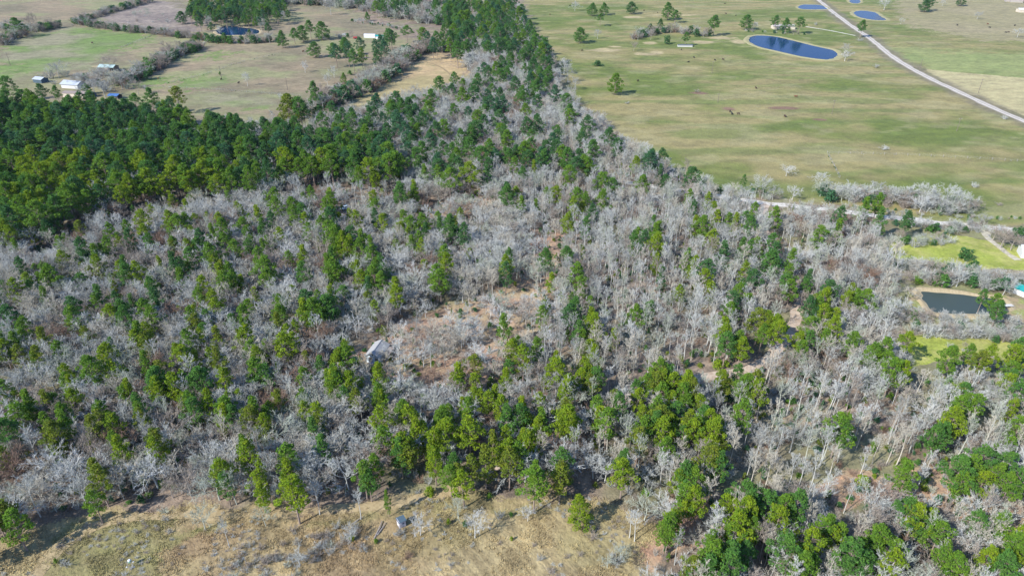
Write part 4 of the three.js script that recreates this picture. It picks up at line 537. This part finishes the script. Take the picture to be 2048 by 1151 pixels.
gabled('barn', 'long open barn with pale green tin roof beside the green field', 'barn', 218, 141, { w: 7, d: 13, h: 3.2, rise: 1.4, turn: 82, roof: M.greenTin, wall: M.greyWood, open: true });
gabled('tin_shed', 'small tin-roofed shed standing apart left of the farmhouse', 'shed', 82, 164, { w: 6, d: 8, h: 2.6, rise: 1.1, turn: 72, wall: M.slate, roof: M.tin, doors: [['r', 0, 0, 1.2]] });
gabled('farmhouse', 'pale farmhouse under a long grey tin roof at the farmstead', 'house', 148, 174, { w: 8, d: 14, h: 2.9, rise: 1.7, turn: 76, wall: M.white, roof: M.tin, windows: [['r', -4, 1, 1.2], ['r', 0, 1, 1.2], ['r', 4, 1, 1.2], ['f', 1.5, 1, 1]], doors: [['r', 2, 0.1, 1]], eave: 0.6 });
gabled('mobile_home', 'long cream mobile home with brown roof among farmstead trees', 'mobile home', 154, 193, { w: 6, d: 16.5, h: 2.9, rise: 0.8, turn: 82, wall: M.cream, roof: M.shingle, windows: [['r', -6, 1.1, 1.4], ['r', -2, 1.1, 1.4], ['r', 5, 1.1, 1.4]], doors: [['r', 1.5, 0.1, 1]], eave: 0.25 });
gabled('dark_shed', 'dark slate garden shed right of the cream mobile home', 'shed', 185, 193, { w: 3.6, d: 4.2, h: 2.4, rise: 1, turn: 60, wall: M.slate, roof: M.slate, doors: [['f', 0, 0, 1]] });
gabled('open_shed', 'open farm shed with blue roof at the farmstead right end', 'shed', 231, 197, { w: 5, d: 7, h: 2.5, rise: 0.8, turn: 78, roof: M.blueTin, wall: M.dark, open: true });
gabled('long_trailer', 'long white trailer house beyond the pines by the tan field', 'trailer', 740, 75, { w: 4, d: 11, h: 2.8, rise: 0.5, turn: 84, wall: M.white, roof: M.white, windows: [['r', -3, 1.1, 1.2], ['r', 3, 1.1, 1.2]], doors: [['r', 0.5, 0.1, 1]], eave: 0.15 });
gabled('green_roofed_shed', 'teal-roofed shed joined end to end with the long white trailer', 'shed', 760, 77, { w: 4, d: 7.5, h: 2.5, rise: 0.8, turn: 84, wall: M.white, roof: M.tealTin, doors: [['r', 0, 0, 1.2]] });
gabled('stock_shed', 'low white stock shed under the pine in the pasture', 'shed', 1370, 93, { w: 3.6, d: 13, h: 1.5, rise: 0.4, turn: 87, wall: mat([0.5, 0.5, 0.49]), roof: mat([0.10, 0.12, 0.13], { roughness: 0.7 }), doors: [['r', -2, 0, 1.2], ['r', 3, 0, 1.2]], eave: 0.2 });
gabled('roadside_house', 'white house with teal roof cut by the right edge above lawn', 'house', 2062, 512, { w: 6, d: 8, h: 2.8, rise: 1.3, turn: 70, wall: M.white, roof: M.white, windows: [['r', -2, 1, 1.2], ['f', 0, 1, 1.2], ['l', 0, 1, 1.2]], doors: [['r', 1.5, 0.1, 1]] });
gabled('teal_shed', 'bright teal shed at the right edge beyond the dark pond', 'shed', 2046, 588, { w: 4, d: 4.5, h: 2.2, rise: 0.9, turn: 30, wall: M.white, roof: M.tealTin, doors: [['f', 0, 0, 1]] });
gabled('distant_house', 'white-roofed house at the far right edge of the pasture', 'house', 2048, 24, { w: 8, d: 14, h: 3, rise: 1.3, turn: 84, wall: M.cream, roof: M.white, windows: [['r', 3, 1, 1.2]], doors: [['r', 0, 0, 1]] });
gabled('distant_barn', 'far white barn at the top right corner', 'barn', 2032, 4, { w: 9, d: 14, h: 3.4, rise: 1.4, turn: 70, wall: M.greyWood, roof: M.white, doors: [['r', 0, 0, 3]] });
gabled('distant_barn', 'small far white barn left of the top right corner barn', 'barn', 2018, 3, { w: 6, d: 9, h: 3, rise: 1.2, turn: 75, wall: M.greyWood, roof: M.white, doors: [['r', 0, 0, 2]] });
gabled('pond_house', 'pale house behind the pines beyond the large blue pond', 'house', 1566, 57, { w: 9, d: 22, h: 2.8, rise: 1.3, turn: 86, wall: M.cream, roof: M.greyWood, windows: [['r', -6, 1, 1.4], ['r', 5, 1, 1.4]], doors: [['r', 0, 0, 1]] });

// cars
function car(label, u, v, turn, paint, pickup = false, group) {
  const t = thing(pickup ? 'pickup_truck' : 'parked_car', label, pickup ? 'truck' : 'car', group), p = at(u, v); t.position.set(p.x, 0, p.z); t.rotation.y = turn * Math.PI / 180;
  const m = new THREE.MeshPhysicalMaterial({ color: rgb(...paint), roughness: 0.35, clearcoat: 0.6 }), prof = pickup ? [[-2.5, 0.45], [2.5, 0.45], [2.5, 0.95], [1.2, 1.1], [-2.5, 1.1]] : [[-2.1, 0.4], [2.1, 0.4], [2.15, 0.8], [1.1, 0.98], [-2.1, 1.0]];
  mesh('body', new THREE.ExtrudeGeometry(new THREE.Shape(prof.map(([x, y]) => new THREE.Vector2(x, y))), { depth: 1.5, bevelEnabled: true, bevelSize: 0.08, bevelThickness: 0.12, bevelSegments: 2 }).translate(0, 0, -0.75), m, t);
  const c = pickup ? [[-0.6, 1.1], [1.3, 1.1], [0.7, 1.78], [-0.5, 1.8]] : [[-1.7, 1.0], [1.2, 1.0], [0.4, 1.48], [-1.2, 1.5]];
  const cab = mesh('cabin_glass', new THREE.ExtrudeGeometry(new THREE.Shape(c.map(([x, y]) => new THREE.Vector2(x, y))), { depth: 1.3, bevelEnabled: true, bevelSize: 0.04, bevelThickness: 0.08, bevelSegments: 2 }).translate(0, 0, -0.65), M.glass, t);
  mesh('roof_panel', box(pickup ? 1.15 : 1.6, 0.06, 1.4, pickup ? 0.1 : -0.4, pickup ? 1.85 : 1.56, 0), m, cab);
  for (const [x, z] of [[-1.4, -0.85], [1.4, -0.85], [-1.4, 0.85], [1.4, 0.85]]) { const w = mesh('wheel', new THREE.CylinderGeometry(0.34, 0.34, 0.22, 14).rotateX(Math.PI / 2).translate(x, 0.34, z), M.dark, t); mesh('rim', new THREE.CylinderGeometry(0.18, 0.18, 0.24, 10).rotateX(Math.PI / 2).translate(x, 0.34, z), M.tin, w); }
  for (const z of [-0.6, 0.6]) mesh('headlight', box(0.06, 0.14, 0.3, pickup ? 2.6 : 2.22, 0.78, z), M.white, t);
  return t;
}
car('pale blue-white car parked alone among leafless trees', 690, 418, 222, [0.55, 0.66, 0.72]);
car('white pickup parked by the brush left of the long trailer', 690, 70, 10, [0.72, 0.73, 0.74], true);
{ // red farm machine: frame, wheels, hopper
  const t = thing('farm_implement', 'red farm implement in the yard left of the long trailer', 'implement'), p = at(712, 78); t.position.set(p.x, 0, p.z); t.rotation.y = 0.2;
  mesh('frame', box(6, 0.25, 1.6, 0, 0.75, 0), M.red, t); mesh('hopper', ext([[-1.6, 0], [1.6, 0], [2.1, 1.3], [-2.1, 1.3]], 1.8).translate(-0.6, 0.9, 0), M.red, t); mesh('drawbar', box(2.6, 0.15, 0.2, 4.1, 0.6, 0), M.red, t);
  for (const z of [-1.1, 1.1]) mesh('wheel', new THREE.CylinderGeometry(0.65, 0.65, 0.35, 14).rotateX(Math.PI / 2).translate(-0.8, 0.65, z), M.dark, t);
}
{ // hunting box in the field
  const t = thing('box_blind', 'pale box blind with dark roof beside leafless trees in the field', 'blind'), p = at(803, 1050); t.position.set(p.x, 0, p.z); t.rotation.y = 0.55;
  mesh('cabin_box', ext([[-0.75, 0.1], [0.75, 0.1], [0.75, 1.75], [-0.75, 2.0]], 1.5), mat([0.56, 0.53, 0.56]), t); mesh('roof', box(1.9, 0.06, 1.8, 0, 1.94, 0).rotateZ(-0.02), M.slate, t); mesh('window', box(0.02, 0.35, 0.8, 0.77, 1.2, 0), M.dark, t); mesh('window', box(0.8, 0.3, 0.02, 0, 1.25, 0.77), M.dark, t); mesh('door', box(0.5, 1.3, 0.03, -0.3, 0.8, 0.77), mat([0.5, 0.47, 0.5]), t);
  for (const [x, z] of [[-0.65, -0.65], [0.65, -0.65], [-0.65, 0.65], [0.65, 0.65]]) mesh('skid', box(0.12, 0.12, 0.12, x, 0.06, z), M.wood, t);
}
{ // game feeder on three legs
  const t = thing('game_feeder', 'small white and green three-legged game feeder in the grass', 'feeder'), p = at(262, 1130); t.position.set(p.x, 0, p.z);
  mesh('barrel', new THREE.LatheGeometry([[0, 0.75], [0.12, 0.78], [0.3, 1.0], [0.3, 1.6], [0, 1.62]].map(([x, y]) => new THREE.Vector2(x, y)), 14), mat([0.2, 0.36, 0.27]), t);
  mesh('lid', new THREE.CylinderGeometry(0.2, 0.34, 0.14, 14).translate(0, 1.68, 0), M.white, t);
  for (let k = 0; k < 3; k++) { const a = k * 2.094 + 0.5, T = new Tris(); T.tube([V(Math.cos(a) * 0.28, 1.35, Math.sin(a) * 0.28), V(Math.cos(a) * 0.85, 0, Math.sin(a) * 0.85)], [0.05, 0.05], 6); const leg = mesh('leg', T.build(), M.greyWood, t); mesh('foot', box(0.3, 0.05, 0.3, Math.cos(a) * 0.85, 0.03, Math.sin(a) * 0.85), M.white, leg); }
}
{ // fallen logs
  const log = mat([0.30, 0.26, 0.23]);
  for (const [u0, v0, u1, v1, r, text] of [[748, 1077, 764, 1041, 0.17, 'fallen grey log left of the box blind, the longer one'], [754, 1070, 771, 1044, 0.15, 'fallen grey log left of the box blind, the shorter one'], [702, 1048, 726, 1032, 0.12, 'thin fallen log under the leafless tree by the track']]) {
    const a = at(u0, v0, r), b = at(u1, v1, r + 0.12), T = new Tris(), mid = a.clone().lerp(b, 0.5).add(V(0.1, 0.06, 0)); const g = new Tris(); g.tube([a, mid, b], [r, r * 0.85, r * 0.5], 8);
    const t = thing('fallen_log', text, 'log', 'fallen logs in the field'); mesh('stem', g.build(), log, t); const s = new Tris(); s.tube([mid, mid.clone().add(V(0.5, 0.5, -0.3))], [r * 0.4, r * 0.12], 5); mesh('stub', s.build(), log, t);
  }
}
{ // jetty at the dark pond
  const t = thing('jetty', 'pale wooden jetty at the right end of the dark pond', 'jetty'), p = at(2003, 616); t.position.set(p.x, 0, p.z); t.rotation.y = 0.12;
  for (let i = 0; i < 20; i++) mesh('plank', box(0.34, 0.06, 1.4, -3.6 + i * 0.38, 1.0 + (i % 3) * 0.006, 0), mat([0.50, 0.48, 0.45]), t); for (const x of [-3.2, 0, 3.2]) for (const z of [-0.6, 0.6]) mesh('post', box(0.16, 1.15, 0.16, x, 0.5, z), M.greyWood, t);
}
// utility poles
{
  const spots = [[1424, 146, 9], [1436, 204, 6], [1664, 228, 9], [1957, 186, 10], [1839, 142, 9], [1914, 262, 8], [20, 130, 10], [443, 158, 10], [575, 180, 9]], pole = mat([0.16, 0.13, 0.11]);
  for (const [u, v, h] of spots) { const t = thing('utility_pole', '', 'pole', 'wooden utility poles across the pastures'), p = at(u, v); t.position.set(p.x, 0, p.z); t.rotation.y = R(-0.4, 0.4);
    mesh('shaft', new THREE.CylinderGeometry(0.1, 0.17, h, 8).translate(0, h / 2, 0), pole, t); mesh('crossarm', box(1.9, 0.12, 0.12, 0, h - 0.7, 0.15), pole, t); for (const x of [-0.8, 0, 0.8]) mesh('insulator', new THREE.CylinderGeometry(0.05, 0.06, 0.16, 8).translate(x, h - 0.56, 0.15), M.white, t);
    labelLater(t, 'thin dark wooden', 'utility pole', u, v); }
}
// wire fences: one post each as a part
function fence(label, pts) {
  const t = thing('wire_fence', label, 'fence'), c = new THREE.CatmullRomCurve3(pts.map(([u, v]) => at(u, v)), false, 'centripetal'), n = Math.ceil(c.getLength() / 6), g = box(0.14, 1.35, 0.14, 0, 0.66, 0), P = c.getSpacedPoints(n);
  for (const p of P) { const o = mesh('post', g, M.greyWood, t); o.position.set(p.x, 0, p.z); o.rotation.y = R(0, 1); }
  for (const y of [0.45, 0.85, 1.22]) { const T = new Tris(); T.tube(P.map((p) => V(p.x, y, p.z)), P.map(() => 0.012), 3); mesh('wire', T.build(), M.tin, t); }
}
fence('wire fence crossing the tan pasture beyond the farmstead', [[330, 168], [420, 146], [470, 128], [556, 108]]);
fence('wire fence along the green field edge beyond the barn', [[243, 95], [306, 70]]);
fence('wire fence running across the pasture before the dense pines', [[250, 172], [400, 178], [600, 192]]);
fence('short wire fence running toward the lane in the pasture', [[1655, 306], [1680, 356]]);
fence('long wire fence crossing the right-hand pasture below the road', [[1655, 306], [1850, 312], [2060, 324]]);

// cattle: one continuous body each
const cowGeo = (() => {
  const B = [[[0.62, 1.0, 0], 0.36, [-0.62, 1.02, 0], 0.35], [[0.7, 1.05, 0], 0.25, [1.15, 1.12, 0], 0.17], [[1.15, 1.12, 0], 0.17, [1.45, 0.92, 0], 0.1], [[-0.85, 1.1, 0], 0.06, [-0.98, 0.5, 0], 0.03]];
  for (const z of [-0.2, 0.2]) B.push([[0.6, 0.8, z], 0.15, [0.58, 0.42, z], 0.08], [[0.58, 0.42, z], 0.08, [0.62, 0.02, z], 0.07], [[-0.62, 0.85, z], 0.19, [-0.55, 0.5, z], 0.1], [[-0.55, 0.5, z], 0.09, [-0.66, 0.32, z], 0.07], [[-0.66, 0.32, z], 0.07, [-0.62, 0.02, z], 0.07], [[1.12, 1.25, z * 0.4], 0.05, [1.1, 1.26, z * 1.2], 0.03]);
  const N = 44, mc = new MarchingCubes(N, new THREE.MeshBasicMaterial(), false, false, 20000), S = 1.7; mc.isolation = 0;
  for (let k = 0; k < N; k++) for (let j = 0; j < N; j++) for (let i = 0; i < N; i++) {
    const x = (i / N * 2 - 1) * S, y = (j / N * 2 - 1) * S + 1, z = (k / N * 2 - 1) * S; let d = 9;
    for (const [a, ra, b, rb] of B) { const ax = x - a[0], ay = y - a[1], az = z - a[2], bx = b[0] - a[0], by = b[1] - a[1], bz = b[2] - a[2], h = Math.min(1, Math.max(0, (ax * bx + ay * by + az * bz) / (bx * bx + by * by + bz * bz))); const e = Math.hypot(ax - bx * h, ay - by * h, az - bz * h) - (ra + (rb - ra) * h), q = Math.max(0, 0.08 - Math.abs(d - e)) / 0.08; d = Math.min(d, e) - q * q * 0.02; }
    mc.field[i + j * N + k * N * N] = -d;
  }
  mc.update(); const n = mc.count * 1, g = new THREE.BufferGeometry(); g.setAttribute('position', new THREE.BufferAttribute(mc.positionArray.slice(0, n * 3), 3)); g.setAttribute('normal', new THREE.BufferAttribute(mc.normalArray.slice(0, n * 3), 3)); g.scale(S, S, S).translate(0, 1, 0); return g;
})();
{
  const hides = [['dark brown', mat([0.06, 0.035, 0.025])], ['black', mat([0.022, 0.02, 0.02])], ['red-brown', mat([0.15, 0.06, 0.03])]];
  for (const [u, v] of [[1164, 102], [1221, 52], [1363, 100], [1388, 116], [1377, 125], [1430, 121], [1446, 120], [1452, 28], [1472, 32], [1397, 60], [1288, 22], [1315, 26], [1176, 22], [1592, 195], [1570, 234], [1512, 177], [1460, 224], [1464, 229], [1477, 229], [1276, 163], [1915, 51], [1976, 49], [1980, 56], [2012, 66], [2018, 65], [2030, 52], [316, 158], [477, 167], [442, 160], [184, 87], [415, 60], [606, 104], [1450, 8], [1100, 30], [1140, 12]]) {
    const [n, m] = pick(hides), o = mesh(numbered('cow'), cowGeo, m, scene), p = at(u, v); o.position.set(p.x, 0, p.z); o.rotation.y = R(0, 6.28); o.scale.setScalar(R(0.9, 1.15)); o.userData = { category: 'cow', group: 'cattle grazing in the pastures' }; labelLater(o, n, 'grazing cow', u, v - 2);
  }
}
finishLabels();
renderer.render(scene, camera);
